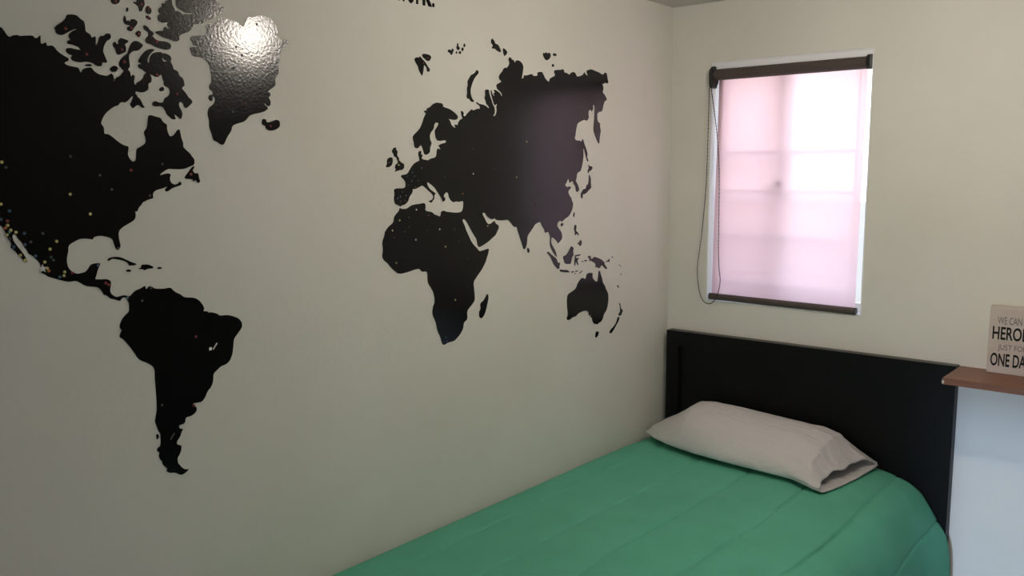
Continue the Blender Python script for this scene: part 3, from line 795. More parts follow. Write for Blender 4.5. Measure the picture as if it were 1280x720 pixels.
    ('large joined Europe Asia and Africa silhouette in black vinyl beside the room corner', ['13140 17471 12978 17591 12869 17684 12794 17815 12737 17945 12681 18024 12650 18082 12715 18087 12721 18130 12624 18142 12622 18194 12494 18239 12419 18308 12308 18353 12215 18371 12159 18356 12084 18366 12002 18318 12030 18278 11936 18257 11784 18231 11650 18180 11515 18107 11446 18043 11471 17970 11577 17944 11750 17958 11819 17965 11744 17897 11696 17793 11581 17731 11541 17754 11599 17810 11540 17826 11462 17803 11441 17884 11361 17967 11262 17998 11301 18050 11338 18196 11270 18199 11208 18135 11241 18080 11169 18056 11100 18127 10958 18229 10890 18273 10850 18230 10631 18305 10576 18280 10553 18336 10588 18389 10684 18420 10716 18463 10683 18474 10588 18429 10464 18423 10325 18395 10199 18328 10170 18348 10212 18392 10296 18442 10323 18532 10372 18603 10335 18678 10342 18824 10263 18848 10179 18835 10166 18753 10125 18655 10069 18566 10013 18440 9943 18369 9929 18277 9944 18183 10002 18143 9988 18122 9925 18132 9867 18206 9848 18319 9871 18392 9827 18460 9870 18463 9922 18417 9970 18461 10012 18551 10054 18659 10095 18749 10094 18832 10060 18825 10033 18735 9968 18683 9934 18695 9996 18755 9910 18789 9981 18830 9952 18860 9866 18847 9722 18792 9679 18767 9651 18700 9613 18715 9630 18770 9693 18822 9823 18888 9865 18986 9821 19027 9618 19107 9719 19155 9753 19217 9718 19294 9572 19418 9557 19466 9454 19521 9410 19497 9351 19549 9276 19630 9336 19597 9269 19645 9334 19765 9268 19828 9201 19806 9179 19766 9089 19760 9045 19680 8999 19746 8886 19780 8726 19723 8648 19630 8658 19515 8704 19339 8728 19251 8635 19302 8621 19380 8565 19356 8284 19431 8213 19423 8189 19381 7974 19404 7998 19499 7854 19531 7757 19534 7659 19424 7610 19354 7486 19289 7412 19265 7387 19371 7262 19420 7102 19484 7173 19583 7153 19644 6807 19680 6730 19711 6663 19687 6652 19612 6495 19610 6390 19557 6285 19642 6153 19675 6046 19632 5991 19543 5802 19568 5639 19634 5574 19724 5529 19659 5362 19594 5475 19757 5365 19798 5198 19838 5028 19811 4800 19783 4510 19711 4424 19799 4306 19792 4256 19634 4194 19477 4300 19453 4389 19478 4476 19423 4563 19433 4491 19325 4490 19228 4547 19160 4381 19057 4261 18918 4407 18877 4492 18710 4519 18578 4511 18687 4548 18533 4741 18502 4840 18432 4813 18196 4658 18138 4672 18051 4615 17901 4652 17769 4688 17594 4709 17454 4803 17526 4959 17738 5038 17886 5040 18058 5005 18231 4993 18446 4988 18661 5035 18722 5088 18698 5063 18592 5160 18481 5199 18555 5311 18524 5332 18408 5308 18282 5418 18179 5567 18215 5714 18167 5931 18086 6002 17895 6036 17726 6085 17590 5962 17539 5817 17555 5706 17503 5670 17597 5619 17590 5543 17443 5444 17296 5368 17147 5389 17018 5304 16898 5379 16881 5464 17039 5540 17230 5616 17335 5591 17101 5625 16887 5679 16716 5751 16566 5824 16549 5897 16524 5951 16460 5958 16364 6015 16258 5930 16183 5856 16075 5818 15989 5854 15925 5964 15901 6001 15970 6028 16099 6130 16164 6149 16228 6203 16260 6275 16239 6364 16188 6364 16272 6390 16335 6471 16273 6523 16189 6587 16148 6523 16095 6469 16062 6381 16093 6266 16081 6273 16038 6380 15966 6415 15903 6343 15807 6270 15720 6271 15763 6207 15637 6143 15549 6163 15425 6225 15302 6308 15206 6412 15123 6557 15079 6680 15010 6721 14988 6742 14976 6795 15015 6885 15007 6974 14950 6985 14852 6883 14761 6781 14670 6719 14543 6738 14433 6840 14365 6942 14297 6983 14361 7064 14428 7205 14509 7279 14519 7308 14381 7250 14273 7106 14123 7019 13976 7001 13869 7076 13928 7221 14061 7335 14209 7376 14351 7348 14523 7393 14630 7450 14709 7618 14670 7646 14781 7758 14890 7851 15031 7923 15017 8086 14974 8222 14845 8479 14623 8480 14488 8507 14355 8586 14242 8650 14237 8692 14300 8770 14472 8873 14678 8940 14815 8986 14939 9079 14921 9180 14992 9231 15043 9382 15164 9607 15148 9901 15170 9974 15237 10071 15194 10191 15230 10309 15299 10389 15396 10473 15406 10488 15353 10404 15255 10344 15158 10264 15075 10144 15076 10048 15129 9975 15157 9927 15075 9805 15021 9781 14939 9856 14847 9930 14738 10101 14651 10222 14579 10390 14509 10650 14425 10719 14515 10740 14658 10854 14790 10989 14953 11078 15082 11211 15242 11291 15261 11323 15222 11236 15089 11171 14947 11082 14803 10949 14592 10812 14474 10720 14405 10642 14320 10487 14331 10224 14380 10250 14244 10348 14059 10358 14012 10541 13784 10766 13593 10901 13455 10860 13210 10838 12935 10998 12802 11175 12673 11153 12428 11310 12359 11339 12182 11487 12023 11702 11887 11954 11884 12104 11830 12185 11890 12238 12074 12356 12267 12407 12507 12546 12756 12518 12926 12435 13089 12477 13324 12554 13446 12699 13632 12694 13887 12755 13932 12910 13934 12985 14025 13176 14014 13365 13975 13713 13940 13878 14048 14018 14168 14086 14255 14225 14346 14271 14457 14232 14588 14260 14803 14170 14984 14165 15050 14044 15181 13871 15271 13840 15428 13731 15522 13662 15579 13647 15638 13621 15633 13541 15611 13392 15614 13239 15695 13101 15717 12933 15727 12820 15744 12736 15731 12723 15649 12740 15558 12684 15525 12483 15497 12412 15433 12281 15397 12209 15362 12163 15402 12147 15496 12042 15523 11953 15489 11849 15474 11563 15446 11351 15456 11285 15564 11265 15766 11452 15734 11557 15755 11663 15729 11766 15779 11842 15871 11866 15979 11942 16016 12020 15946 12046 15911 11971 15838 11998 15785 12075 15751 12124 15841 12198 15932 12271 16022 12369 16130 12466 16202 12564 16255 12636 16291 12662 16239 12567 16115 12445 16043 12332 15988 12398 15936 12390 15848 12451 15796 12502 15738 12633 15784 12475 15822 12424 15902 12496 15991 12617 16064 12737 16153 12833 16206 12954 16156 13098 16106 13169 16125 13186 16022 13292 15921 13342 15802 13460 15720 13553 15706 13623 15674 13691 15710 13804 15747 13836 15883 13805 16000 13825 16101 13770 16141 13449 16139 13414 16248 13444 16333 13579 16435 13555 16479 13393 16492 13322 16536 13274 16604 13153 16741 13033 16810 12913 16845 12923 16913 12957 17016 12937 17080 12865 17107 12841 17069 12856 17017 12796 16987 12815 16940 12851 16919 12780 16876 12653 16865 12617 16852 12506 16905 12339 16933 12289 16999 12279 17117 12240 17179 12184 17159 12140 17133 12164 17212 12221 17224 12182 17269 12068 17306 11954 17322 11907 17376 11991 17395 12142 17370 12255 17380 12309 17444 12333 17547 12342 17638 12266 17719 12189 17813 12226 17851 12319 17839 12357 17781 12378 17676 12491 17581 12529 17489 12513 17386 12460 17323 12480 17257 12518 17204 12528 17074 12595 17021 12687 16994 12741 17019 12775 17109 12826 17224 12861 17249 12953 17170 13024 17156 13094 17193 13099 17294 13132 17370']),
    ('black vinyl silhouette of Great Britain', ['13854 17102 13785 17170 13718 17161 13728 17115 13666 17072 13700 16972 13634 16906 13613 16839 13546 16789 13455 16756 13458 16655 13528 16604 13643 16594 13735 16570 13794 16553 13733 16620 13777 16654 13752 16737 13660 16788 13703 16871 13724 16921 13792 16937 13812 17003 13864 17052']),
    ('small black vinyl silhouette of Ireland left of Great Britain', ['14041 16819 14016 16885 13926 16926 13838 16903 13855 16754 13933 16687 14054 16663 14079 16703 14034 16752']),
    ('thin crescent black vinyl silhouette of Novaya Zemlya above western Russia', ['10671 19351 10603 19312 10604 19258 10701 19178 10783 19099 10852 18986 10908 18874 10937 18765 10925 18658 10872 18553 10792 18495 10833 18457 10941 18477 10994 18546 11074 18541 11099 18611 11072 18684 11083 18826 11042 18900 11059 19006 10999 19082 10917 19187 10795 19233 10726 19292']),
    ('wedge-shaped black vinyl main island of Svalbard high above Scandinavia', ['13040 19410 12957 19468 12875 19455 12833 19503 12751 19438 12649 19374 12567 19278 12476 19197 12507 19135 12591 19143 12602 19231 12692 19311 12716 19162 12762 19005 12823 19065 12883 19147 12901 19234 12981 19314']),
    ('small rounded black vinyl islet touching the upper right of Svalbard', ['12761 19539 12706 19580 12602 19579 12476 19567 12422 19513 12479 19425 12564 19402 12655 19447 12729 19484']),
    ('V-shaped black vinyl islet, leftmost of the Franz Josef specks', ['11816 19734 11778 19779 11712 19785 11675 19749 11652 19802 11614 19826 11578 19779 11624 19703 11655 19650 11707 19650 11721 19694 11787 19702']),
    ('drop-shaped black vinyl islet at the top of the Franz Josef specks', ['11431 19987 11402 19970 11403 19904 11343 19864 11366 19821 11412 19796 11465 19816 11479 19870 11455 19903 11447 19965']),
    ('tiny slim black vinyl speck under the drop-shaped Franz Josef islet', ['11450 19726 11462 19702 11483 19690 11496 19696 11506 19708 11502 19732 11483 19752 11465 19765 11446 19768 11443 19749']),
    ('tiny round black vinyl speck, lowest of the Franz Josef specks', ['11300 19738 11314 19713 11344 19702 11368 19710 11387 19722 11387 19747 11363 19767 11337 19779 11307 19781 11296 19761']),
    ('tiny oval reddish black vinyl speck right of the drop-shaped Franz Josef islet', ['11196 19844 11207 19815 11224 19789 11251 19787 11267 19809 11278 19835 11273 19869 11248 19884 11224 19887 11199 19876']),
    ('tiny upright black vinyl speck, rightmost of the Franz Josef specks', ['11126 19954 11131 19921 11153 19907 11174 19905 11196 19915 11200 19946 11189 19973 11174 19998 11150 20001 11135 19979']),
    ('slanted two-lobed black vinyl silhouette of Severnaya Zemlya', ['10044 20271 9938 20215 9888 20124 9768 20124 9640 19958 9684 19912 9813 19940 9919 19998 10004 19981 10046 20012 9982 20073 10087 20144']),
    ('small arrowhead black vinyl islet lower right of Severnaya Zemlya', ['9574 20048 9465 20031 9355 19945 9488 19820 9545 19884']),
    ('heart-shaped black vinyl islet above eastern Siberia', ['7718 20110 7660 20086 7562 20134 7488 20103 7414 20140 7340 20103 7354 19983 7537 19883 7635 19927 7718 20022']),
    ('tiny oval black vinyl speck right of the heart-shaped Siberian islet', ['7032 20100 7067 20075 7124 20066 7185 20061 7233 20078 7229 20104 7210 20129 7158 20147 7098 20140 7058 20124']),
    ('tiny triangular black vinyl speck under the heart-shaped Siberian islet', ['7288 19728 7264 19820 7204 19813 7143 19771 7188 19737']),
    ('black vinyl silhouette of Madagascar right of southern Africa', ['10305 13089 10251 12960 10327 12722 10421 12487 10559 12369 10666 12426 10673 12580 10600 12663 10625 12819 10462 12892']),
    ('tiny black vinyl silhouette of Sri Lanka at the tip of India', ['8480 14286 8400 14246 8363 14159 8427 14096 8480 14151']),
    ('small black vinyl silhouette of Hokkaido', ['5326 16793 5249 16739 5116 16729 5070 16675 5171 16577 5266 16577 5303 16501 5352 16523 5342 16620 5286 16663']),
    ('slim curved black vinyl silhouette of Honshu and southern Japan', ['5284 16468 5226 16425 5168 16327 5166 16174 5137 16021 5277 15958 5389 15873 5576 15812 5613 15856 5630 15694 5693 15685 5743 15816 5688 15901 5578 15996 5447 16004 5411 16123 5336 16133 5299 16219 5289 16328']),
    ('tiny upright black vinyl silhouette of Taiwan', ['6098 15260 6055 15254 6075 15109 6130 15099 6139 15187']),
    ('tiny black vinyl silhouette of Hainan under southern China', ['6682 14876 6702 14844 6747 14837 6781 14850 6811 14871 6808 14905 6773 14927 6735 14942 6692 14938 6678 14907']),
    ('black vinyl silhouette of Luzon with a curled tail', ['6051 14857 5966 14841 5956 14739 5985 14653 5899 14610 5812 14530 5833 14493 5899 14547 5963 14563 5984 14514 6040 14517 6040 14605 6093 14709 6080 14783']),
    ('small black vinyl silhouette of Mindanao below Luzon', ['5917 14231 5810 14275 5702 14358 5635 14252 5721 14130 5787 14172 5809 14217']),
    ('long slanted black vinyl silhouette of Sumatra', ['7525 14078 7426 14079 7312 14001 7197 13923 7038 13840 6980 13765 6936 13673 6878 13704 6825 13664 6863 13596 6862 13507 6950 13488 7052 13559 7168 13657 7254 13787 7369 13935 7482 14022']),
    ('black vinyl silhouette of Borneo', ['6227 14183 6090 14093 6135 14024 6103 13859 6179 13828 6223 13705 6268 13592 6358 13608 6493 13610 6598 13654 6643 13756 6679 13848 6644 13890 6540 13891 6406 13989 6317 14090']),
    ('flat black vinyl silhouette of Java under Sumatra', ['6862 13463 6759 13463 6641 13434 6462 13428 6402 13395 6296 13350 6341 13332 6551 13346 6700 13377 6818 13396']),
    ('tiny black vinyl speck right of the end of Java', ['6068 13332 6086 13319 6130 13312 6179 13308 6227 13314 6235 13326 6229 13338 6195 13349 6141 13348 6100 13342']),
    ('tiny black vinyl speck, lowest in the chain right of Java', ['5978 13262 5991 13254 6009 13249 6034 13250 6053 13259 6057 13269 6056 13279 6034 13283 6010 13279 5988 13272']),
    ('tiny flat black vinyl speck in the middle of the chain right of Java', ['5832 13336 5848 13324 5900 13320 5953 13318 6007 13324 6015 13336 6002 13346 5965 13355 5906 13353 5865 13346']),
    ('tiny slanted black vinyl silhouette of Timor at the end of the Java chain', ['5805 13251 5619 13336 5603 13316 5758 13238']),
    ('K-shaped black vinyl silhouette of Sulawesi', ['6011 13870 5889 13870 5765 13870 5703 13893 5734 13840 5857 13822 5980 13822 5964 13758 5826 13769 5810 13746 5902 13689 5855 13585 5823 13528 5885 13524 5948 13629 5994 13633 6008 13516 6045 13510 6070 13639 6041 13763 6026 13835']),
    ('tiny black vinyl speck just right of Sulawesi', ['5566 13620 5568 13608 5592 13602 5618 13607 5642 13614 5654 13627 5640 13637 5619 13643 5592 13644 5571 13633']),
    ('tiny flat black vinyl speck between Sulawesi and New Guinea', ['5355 13633 5371 13622 5405 13614 5459 13620 5493 13632 5519 13646 5505 13659 5457 13660 5409 13658 5360 13648']),
    ('black vinyl silhouette of New Guinea above Australia', ['5321 13764 5226 13797 5145 13769 5112 13664 5047 13668 4935 13738 4689 13669 4473 13596 4389 13532 4304 13487 4337 13443 4218 13337 4142 13264 4250 13264 4352 13320 4453 13405 4536 13393 4585 13331 4684 13320 4800 13377 4897 13376 4849 13438 4867 13495 4981 13551 5111 13608 5223 13612 5208 13681 5289 13724']),
    ('tiny Y-shaped black vinyl silhouette of New Britain right of New Guinea', ['4255 13531 4120 13539 4036 13600 4002 13588 4035 13533 3990 13481 4051 13486 4103 13509 4221 13494']),
    ('faint tiny dark vinyl speck upper right of New Britain', ['3822 13648 3810 13623 3835 13611 3874 13627 3891 13652 3863 13662']),
    ('faint tiny dark vinyl speck, topmost of the pair east of New Guinea', ['3353 13313 3374 13301 3410 13302 3423 13319 3410 13334 3375 13329']),
    ('faint tiny dark vinyl speck, lower of the pair east of New Guinea', ['3263 13261 3283 13252 3315 13252 3327 13266 3316 13278 3284 13273']),
    ('faint tiny dark vinyl speck above New Caledonia', ['3255 12986 3267 12966 3299 12971 3318 12992 3300 13009 3268 13009']),
    ('tiny slanted black vinyl silhouette of New Caledonia', ['3544 12636 3485 12630 3391 12540 3458 12533']),
    ('black vinyl silhouette of Australia', ['4672 13240 4593 13233 4535 13091 4452 12947 4410 12805 4287 12701 4228 12580 4078 12403 4058 12192 4111 11942 4190 11812 4326 11713 4388 11559 4507 11459 4627 11452 4706 11394 4786 11437 4904 11435 5024 11574 5041 11690 5143 11704 5090 11833 5182 11754 5245 11807 5223 11895 5416 11973 5606 11965 5869 11909 5943 11843 6128 11840 6310 11767 6441 11785 6471 11854 6399 11954 6445 12223 6461 12421 6426 12613 6281 12663 6099 12718 5952 12782 5879 12928 5694 13065 5581 13090 5429 13017 5370 13190 5217 13221 5008 13189 5030 13092 5006 13008 4887 12920 4745 12861 4708 12994']),
    ('small black vinyl silhouette of Tasmania under Australia', ['4806 11178 4622 11152 4660 11018 4778 10944 4843 10999']),
    ('thin black vinyl silhouette of the upper island of New Zealand', ['3404 11999 3318 11965 3254 11768 3124 11704 3182 11616 3265 11517 3394 11533 3437 11586 3328 11658 3314 11799']),
    ('slanted black vinyl silhouette of the lower island of New Zealand', ['3469 11505 3342 11489 3390 11357 3556 11213 3762 11029 3886 10967 3986 11014 3930 11100 3723 11189 3558 11308']),
]
for label, loops in MAP:
    o = obj('wall_decal', decal_mesh([loop(s) for s in loops]), M_vinyl)
    recentre(o)
    tag(o, label, 'wall decal', 'pieces of the vinyl world map')

# ------------------------------------------------------------------ dot stickers on the map
DOT = {'red': (0.20, 0.035, 0.04), 'yellow': (0.58, 0.52, 0.21), 'grey': (0.065, 0.072, 0.070), 'blue': (0.06, 0.11, 0.17),
       'orange': (0.42, 0.15, 0.04), 'dark_green': (0.05, 0.08, 0.05), 'white': (0.70, 0.70, 0.66), 'teal': (0.08, 0.20, 0.20), 'black': (0.01, 0.01, 0.01)}
M_dot = {}
for k, c in DOT.items():
    M_dot[k] = new_mat('sticker_' + k, c, 0.55, 0.3)
def dome(r, h, seg=14):
    bm = bmesh.new()
    prof = [(r, 0.0), (r, h * .45), (r * .8, h * .85), (r * .4, h), (0, h * 1.02)]
    add_lathe(bm, prof, (0, 0, 0), seg)
    vs = [v for v in bm.verts if abs(v.co.z) < 1e-7]
    bmesh.ops.contextual_create(bm, geom=vs)
    bmesh.ops.transform(bm, matrix=Matrix.Rotation(PI / 2, 4, 'Y'), verts=bm.verts[:])
    bmesh.ops.recalc_face_normals(bm, faces=bm.faces[:])
    return bm
def prism(pts, h):
    bm = bmesh.new()
    a = [bm.verts.new((0, x, y)) for x, y in pts]
    b = [bm.verts.new((h, x, y)) for x, y in pts]
    for i in range(len(pts)):
        j = (i + 1) % len(pts)
        bm.faces.new((a[i], a[j], b[j], b[i]))
    c = bm.verts.new((h, 0, 0)); d = bm.verts.new((0, 0, 0))
    for i in range(len(pts)):
        j = (i + 1) % len(pts)
        bm.faces.new((b[i], b[j], c)); bm.faces.new((a[j], a[i], d))
    bmesh.ops.recalc_face_normals(bm, faces=bm.faces[:])
    return bm
PINS = [
    (21653, 19125, 'red', 'dot', 29, 'small red dot sticker on Banks island at the left tip of the Victoria piece'),
    (21307, 18707, 'red', 'dot', 29, 'small red dot sticker in the middle of the Victoria island piece'),
    (20202, 19757, 'red', 'dot', 29, 'small red dot sticker on the forked arctic island at the top edge'),
    (20064, 19707, 'red', 'dot', 29, 'small red dot sticker on the egg-shaped arctic islet'),
    (20083, 19528, 'red', 'dot', 29, 'small red dot sticker on the slanted lens-shaped arctic islet'),
    (20432, 19287, 'red', 'dot', 29, 'small red dot sticker at the bottom of the U-shaped arctic island'),
    (20284, 19191, 'red', 'dot', 29, 'small red dot sticker on the small round arctic islet'),
    (20704, 19735, 'red', 'dot', 29, 'small red dot sticker on the arctic scrap cut by the top edge'),
    (20641, 18862, 'red', 'dot', 29, 'small red dot sticker on the two-horned arctic island'),
    (19933, 19089, 'red', 'dot', 29, 'small red dot sticker on the club-shaped Devon island'),
    (20608, 18641, 'red', 'dot', 29, 'small red dot sticker on Somerset island above the Canadian mainland'),
    (19969, 18453, 'red', 'dot', 29, 'small red dot sticker on the inner bay shore of Baffin island'),
    (19571, 18107, 'red', 'dot', 29, 'small red dot sticker on southern Baffin island'),
    (17655, 19698, 'black', 'dot', 24, 'small black dot sticker near the top of Greenland'),
    (18183, 19171, 'black', 'dot', 24, 'small black dot sticker left of the bright reflection on Greenland'),
    (18050, 19011, 'black', 'dot', 24, 'small black dot sticker lower left edge of the bright reflection on Greenland'),
    (18276, 18729, 'black', 'dot', 24, 'small black dot sticker on the grey middle of Greenland'),
    (18024, 18001, 'red', 'dot', 23, 'small red dot sticker on southern Greenland'),
    (18328, 17826, 'grey', 'dot', 26, 'small dull grey dot sticker on southwest Greenland'),
    (17413, 17558, 'red', 'dot', 23, 'small red dot sticker on Iceland'),
    (20827, 18284, 'grey', 'dot', 26, 'small dull grey dot sticker on the Canadian mainland left of Hudson Bay'),
    (22887, 16733, 'yellow', 'dot', 28, 'small yellow dot sticker at the left photo edge high on western North America'),
    (22826, 16641, 'grey', 'dot', 26, 'small dull grey dot sticker beside the yellow dot at the left photo edge'),
    (21724, 16845, 'grey', 'dot', 26, 'small dull grey dot sticker in central Canada'),
    (21212, 16503, 'grey', 'dot', 26, 'small dull grey dot sticker left of the Great Lakes region'),
    (21004, 16234, 'grey', 'dot', 26, 'small dull grey dot sticker just below the Great Lakes region'),
    (21777, 16159, 'yellow', 'dot', 28, 'small yellow dot sticker in the middle of the northern United States'),
    (22955, 16011, 'yellow', 'dot', 28, 'small yellow dot sticker at the left photo edge above California'),
    (19963, 16718, 'grey', 'dot', 26, 'small dull grey dot sticker on Quebec'),
    (20607, 16594, 'red', 'dot', 29, 'small red dot sticker south of Hudson Bay'),
    (19360, 16516, 'red', 'dot', 29, 'small red dot sticker on Newfoundland'),
    (20256, 16098, 'grey', 'dot', 26, 'small dull grey dot sticker on the New England coast'),
    (22827, 15888, 'blue', 'dot', 29, 'small blue dot sticker in inland California'),
    (22974, 15747, 'blue', 'dot', 29, 'small blue dot sticker at the left photo edge on the Californian coast'),
    (22868, 15712, 'red', 'dot', 29, 'small red dot sticker at the top of the Tijuana cluster'),
    (22874, 15638, 'yellow', 'dot', 28, 'small yellow dot sticker beneath the red dot of the Tijuana cluster'),
    (22913, 15593, 'orange', 'dot', 28, 'small orange dot sticker at the lower left of the Tijuana cluster'),
    (22830, 15552, 'yellow', 'dot', 28, 'small yellow dot sticker on the upper Baja peninsula right of the orange dot'),
    (22855, 15513, 'teal', 'dot', 26, 'small teal dot sticker between two yellow dots on upper Baja'),
    (22897, 15471, 'yellow', 'dot', 28, 'small yellow dot sticker on the outer coast of upper Baja'),
    (22747, 15510, 'yellow', 'dot', 28, 'small yellow dot sticker at the head of the Gulf of California'),
    (22859, 15403, 'grey', 'dot', 26, 'small dull grey dot sticker on Baja below the outer yellow dot'),
    (22805, 15254, 'blue', 'dot', 29, 'small blue dot sticker in the middle of the Baja peninsula'),
    (22706, 15103, 'yellow', 'dot', 28, 'small yellow dot sticker on southern Baja'),
    (22634, 15003, 'yellow', 'dot', 28, 'small yellow dot sticker at the southern tip of Baja'),
    (22613, 15484, 'blue', 'dot', 29, 'small blue dot sticker in Sonora near the border'),
    (22304, 15467, 'grey', 'dot', 26, 'small dull grey dot sticker in northern Chihuahua'),
    (22517, 15326, 'grey', 'dot', 26, 'small dull grey dot sticker in eastern Sonora'),
    (22616, 15282, 'blue', 'dot', 29, 'small blue dot sticker on the Sonora coast'),
    (22453, 15068, 'blue', 'dot', 29, 'small blue dot sticker in Sinaloa'),
    (22074, 15308, 'yellow', 'dot', 28, 'small yellow dot sticker in Coahuila, right of three yellow Mexico dots'),
    (22199, 15175, 'yellow', 'dot', 28, 'small yellow dot sticker in northern central Mexico'),
    (22193, 15029, 'dark_green', 'dot', 26, 'small dark green dot sticker under the northern central Mexico dot, upper of two'),
    (22155, 14972, 'dark_green', 'dot', 26, 'small dark green dot sticker under the northern central Mexico dot, lower of two'),
    (22307, 14948, 'yellow', 'dot', 28, 'small yellow dot sticker in Nayarit above the white star'),
    (22272, 14831, 'yellow', 'dot', 28, 'small yellow dot sticker right of the white star in Jalisco'),
    (22248, 14780, 'orange', 'dot', 28, 'small orange dot sticker lower right of the white star in Jalisco'),
    (21972, 14736, 'yellow', 'dot', 28, 'small yellow dot sticker near Mexico City, upper of the pair'),
    (21991, 14671, 'yellow', 'dot', 28, 'small yellow dot sticker near Mexico City, lower of the pair'),
    (22068, 14653, 'blue', 'dot', 29, 'small blue dot sticker on the Pacific coast left of the Mexico City pair'),
    (21838, 14706, 'red', 'dot', 29, 'small red dot sticker in Veracruz'),
    (21353, 14808, 'blue', 'dot', 29, 'small blue dot sticker at the tip of the Yucatan peninsula'),
    (20951, 15105, 'grey', 'dot', 26, 'small dull grey dot sticker at the tip of Florida'),
    (21237, 14460, 'red', 'dot', 29, 'small red dot sticker in Honduras, left of the red pair'),
    (21183, 14421, 'red', 'dot', 29, 'small red dot sticker in Honduras, right of the red pair'),
    (21437, 15782, 'yellow', 'dot', 28, 'small yellow dot sticker in the southern United States above the Gulf'),
    (20836, 14127, 'teal', 'dot', 26, 'small teal dot sticker where Panama meets South America'),
    (20543, 14038, 'grey', 'dot', 26, 'small dull grey dot sticker in Colombia'),
    (20347, 14267, 'grey', 'dot', 26, 'small dull grey dot sticker on the Venezuelan coast'),
    (19437, 13154, 'red', 'dot', 29, 'small red dot sticker in central Brazil'),
    (20258, 11858, 'grey', 'dot', 26, 'small dull grey dot sticker on the Andes in Chile'),
    (19569, 11706, 'red', 'dot', 29, 'small red dot sticker at the mouth of the River Plate'),
    (13966, 16786, 'red', 'dot', 23, 'small red dot sticker on Ireland'),
    (13622, 16856, 'yellow', 'dot', 22, 'small yellow dot sticker in northern England'),
    (13648, 16731, 'yellow', 'dot', 22, 'small yellow dot sticker in southern England'),
    (12846, 16656, 'blue', 'dot', 23, 'small blue dot sticker in northern Germany'),
    (13191, 16543, 'blue', 'dot', 23, 'small blue dot sticker in Belgium'),
    (13362, 16441, 'grey', 'dot', 20, 'small dull grey dot sticker in Normandy'),
    (13104, 16440, 'grey', 'dot', 20, 'small dull grey dot sticker in eastern France'),
    (13206, 16324, 'grey', 'dot', 20, 'small dull grey dot sticker in central France'),
    (12969, 16329, 'grey', 'dot', 20, 'small dull grey dot sticker in Switzerland'),
    (13340, 16219, 'grey', 'dot', 20, 'small dull grey dot sticker in southwest France'),
    (13083, 16165, 'dark_green', 'dot', 20, 'small dark green dot sticker on the French Riviera'),
    (12674, 16127, 'dark_green', 'dot', 20, 'small dark green dot sticker in central Italy'),
    (13544, 16046, 'grey', 'dot', 20, 'small dull grey dot sticker in northern Spain'),
    (13616, 15935, 'blue', 'dot', 23, 'small blue dot sticker in the middle of Spain'),
    (13422, 15951, 'grey', 'dot', 20, 'small dull grey dot sticker in eastern Spain'),
    (13709, 15890, 'blue', 'dot', 23, 'small blue dot sticker in western Spain, brightest on Iberia'),
    (13606, 15806, 'grey', 'dot', 20, 'small dull grey dot sticker in southern Spain'),
    (13448, 15822, 'grey', 'dot', 20, 'small dull grey dot sticker in southeast Spain'),
    (11995, 16409, 'grey', 'dot', 20, 'small dull grey dot sticker in Ukraine'),
    (11300, 15957, 'orange', 'dot', 22, 'small orange dot sticker in eastern Turkey'),
    (13063, 15579, 'white', 'dot', 23, 'small white dot sticker on the Algerian coast'),
    (13656, 15327, 'yellow', 'dot', 22, 'small yellow dot sticker in Morocco'),
    (13330, 15387, 'grey', 'dot', 20, 'small dull grey dot sticker in western Algeria'),
    (13336, 15142, 'grey', 'dot', 20, 'small dull grey dot sticker in southern Algeria'),
    (13908, 15081, 'yellow', 'dot', 22, 'small yellow dot sticker on Western Sahara'),
    (13484, 15029, 'grey', 'dot', 20, 'small dull grey dot sticker in northern Mali'),
    (13855, 14898, 'grey', 'dot', 20, 'small dull grey dot sticker in Mauritania'),
    (12623, 15412, 'red', 'dot', 23, 'small red dot sticker in Tunisia'),
    (12681, 15021, 'grey', 'dot', 20, 'small dull grey dot sticker in southern Libya'),
    (12216, 15022, 'white', 'dot', 23, 'small white dot sticker in Libya west of Egypt'),
    (13102, 14795, 'white', 'dot', 23, 'small white dot sticker in Mali'),
    (11646, 14998, 'grey', 'dot', 20, 'small dull grey dot sticker in southern Egypt'),
    (11484, 14646, 'grey', 'dot', 20, 'small dull grey dot sticker in Sudan'),
    (12000, 14540, 'yellow', 'dot', 22, 'small yellow dot sticker in Chad'),
    (11126, 14150, 'grey', 'dot', 20, 'small dull grey dot sticker in Ethiopia'),
    (13807, 14243, 'yellow', 'dot', 22, 'small yellow dot sticker in Liberia'),
    (11648, 13039, 'yellow', 'dot', 22, 'small yellow dot sticker in Zambia'),
    (12033, 12044, 'blue', 'dot', 23, 'small blue dot sticker at the Cape, top of three'),
    (12110, 11925, 'blue', 'dot', 23, 'small blue dot sticker at the Cape, lower left of three'),
    (11994, 11932, 'blue', 'dot', 23, 'small blue dot sticker at the Cape, lower right of three'),
    (10279, 15018, 'yellow', 'dot', 22, 'small yellow dot sticker on the Gulf coast of Arabia'),
    (10879, 17190, 'grey', 'dot', 20, 'small dull grey dot sticker in western Russia'),
    (8504, 17441, 'yellow', 'dot', 22, 'small yellow dot sticker in central Siberia'),
    (9997, 16635, 'grey', 'dot', 20, 'small dull grey dot sticker in western Kazakhstan'),
    (10864, 16501, 'white', 'dot', 23, 'small white dot sticker in southern Russia'),
    (8986, 16396, 'yellow', 'dot', 22, 'small yellow dot sticker in eastern Kazakhstan'),
    (8030, 15945, 'grey', 'dot', 20, 'small dull grey dot sticker in western China'),
    (8098, 15560, 'black', 'dot', 24, 'small black dot sticker in Tibet'),
    (5491, 18796, 'grey', 'dot', 20, 'small dull grey dot sticker in far eastern Siberia'),
    (4727, 18826, 'grey', 'dot', 20, 'small dull grey dot sticker on Kamchatka'),
    (12712, 19339, 'red', 'dot', 23, 'small red dot sticker on the main island of Svalbard'),
    (12541, 19487, 'red', 'dot', 23, 'small red dot sticker on the islet right of Svalbard'),
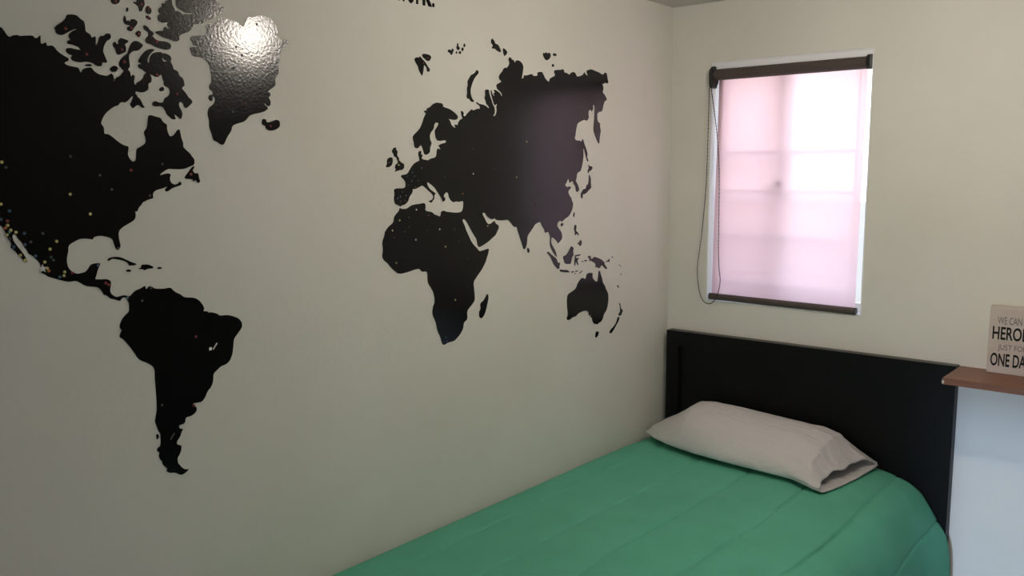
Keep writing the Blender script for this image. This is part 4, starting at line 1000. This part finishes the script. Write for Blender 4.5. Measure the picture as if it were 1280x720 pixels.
    (22350, 14830, 'white', 'star', 29, 'small white star sticker on the Mexican Pacific coast'),
    (19120, 12846, 'white', 'sq', 29, 'tiny white square paper scrap on eastern Brazil'),
    (19013, 12886, 'white', 'ob', 29, 'tiny white oblong paper scrap on eastern Brazil'),
    (20076, 11161, 'grey', 'ob', 26, 'tiny dull grey oblong scrap on Patagonia'),
]
proto = {}
for s, z, col, kind, size, label in PINS:
    key = (col, kind, size)
    if key not in proto:
        if kind == 'dot':
            b = dome(size / 10000.0, 0.0011)
        elif kind == 'star':
            b = prism([((0.0085 if i % 2 == 0 else 0.0036) * math.sin(i * PI / 5), (0.0085 if i % 2 == 0 else 0.0036) * math.cos(i * PI / 5)) for i in range(10)], 0.0005)
        elif kind == 'sq':
            b = prism([(-.0033, -.0035), (.0033, -.003), (.003, .0035), (-.0033, .003)], 0.0005)
        else:
            b = prism([(-.0058, -.0052), (-.0035, -.0072), (.006, .0045), (.0042, .0072)], 0.0005)
        nm = {'dot': 'dot_sticker', 'star': 'star_sticker'}.get(kind, 'paper_scrap')
        o = obj(nm, b, M_dot[col], None, smooth=False, recalc=False)
        proto[key] = o
    else:
        o = proto[key].copy()
        COL.objects.link(o)
    o.location = (0.00115, -s / 10000.0, z / 10000.0)
    tag(o, label, 'sticker', 'small stickers on the world map')

# ------------------------------------------------------------------ ceiling lamp (above the frame)
LX, LY, LZ = 1.096, -1.060, 2.124
lamp = empty('ceiling_lamp', (LX, LY, H), 'bare lit bulb in a white socket under the ceiling', 'lamp')
bm = bmesh.new(); add_lathe(bm, [(0.0, 0.0), (0.052, 0.0), (0.050, -0.018), (0.030, -0.030), (0.027, -0.044), (0.024, -0.050), (0, -0.050)], (LX, LY, H - .0005))
obj('socket', bm, M_socket, lamp, smooth=True)
bm = bmesh.new(); add_lathe(bm, [(0.0, 0.0755), (0.014, 0.0755), (0.016, 0.055), (0.028, 0.034), (0.0385, 0.012), (0.040, 0.0), (0.037, -0.016), (0.028, -0.029), (0.014, -0.038), (0, -0.040)], (LX, LY, LZ))
obj('bulb', bm, M_bulb, lamp, smooth=True)
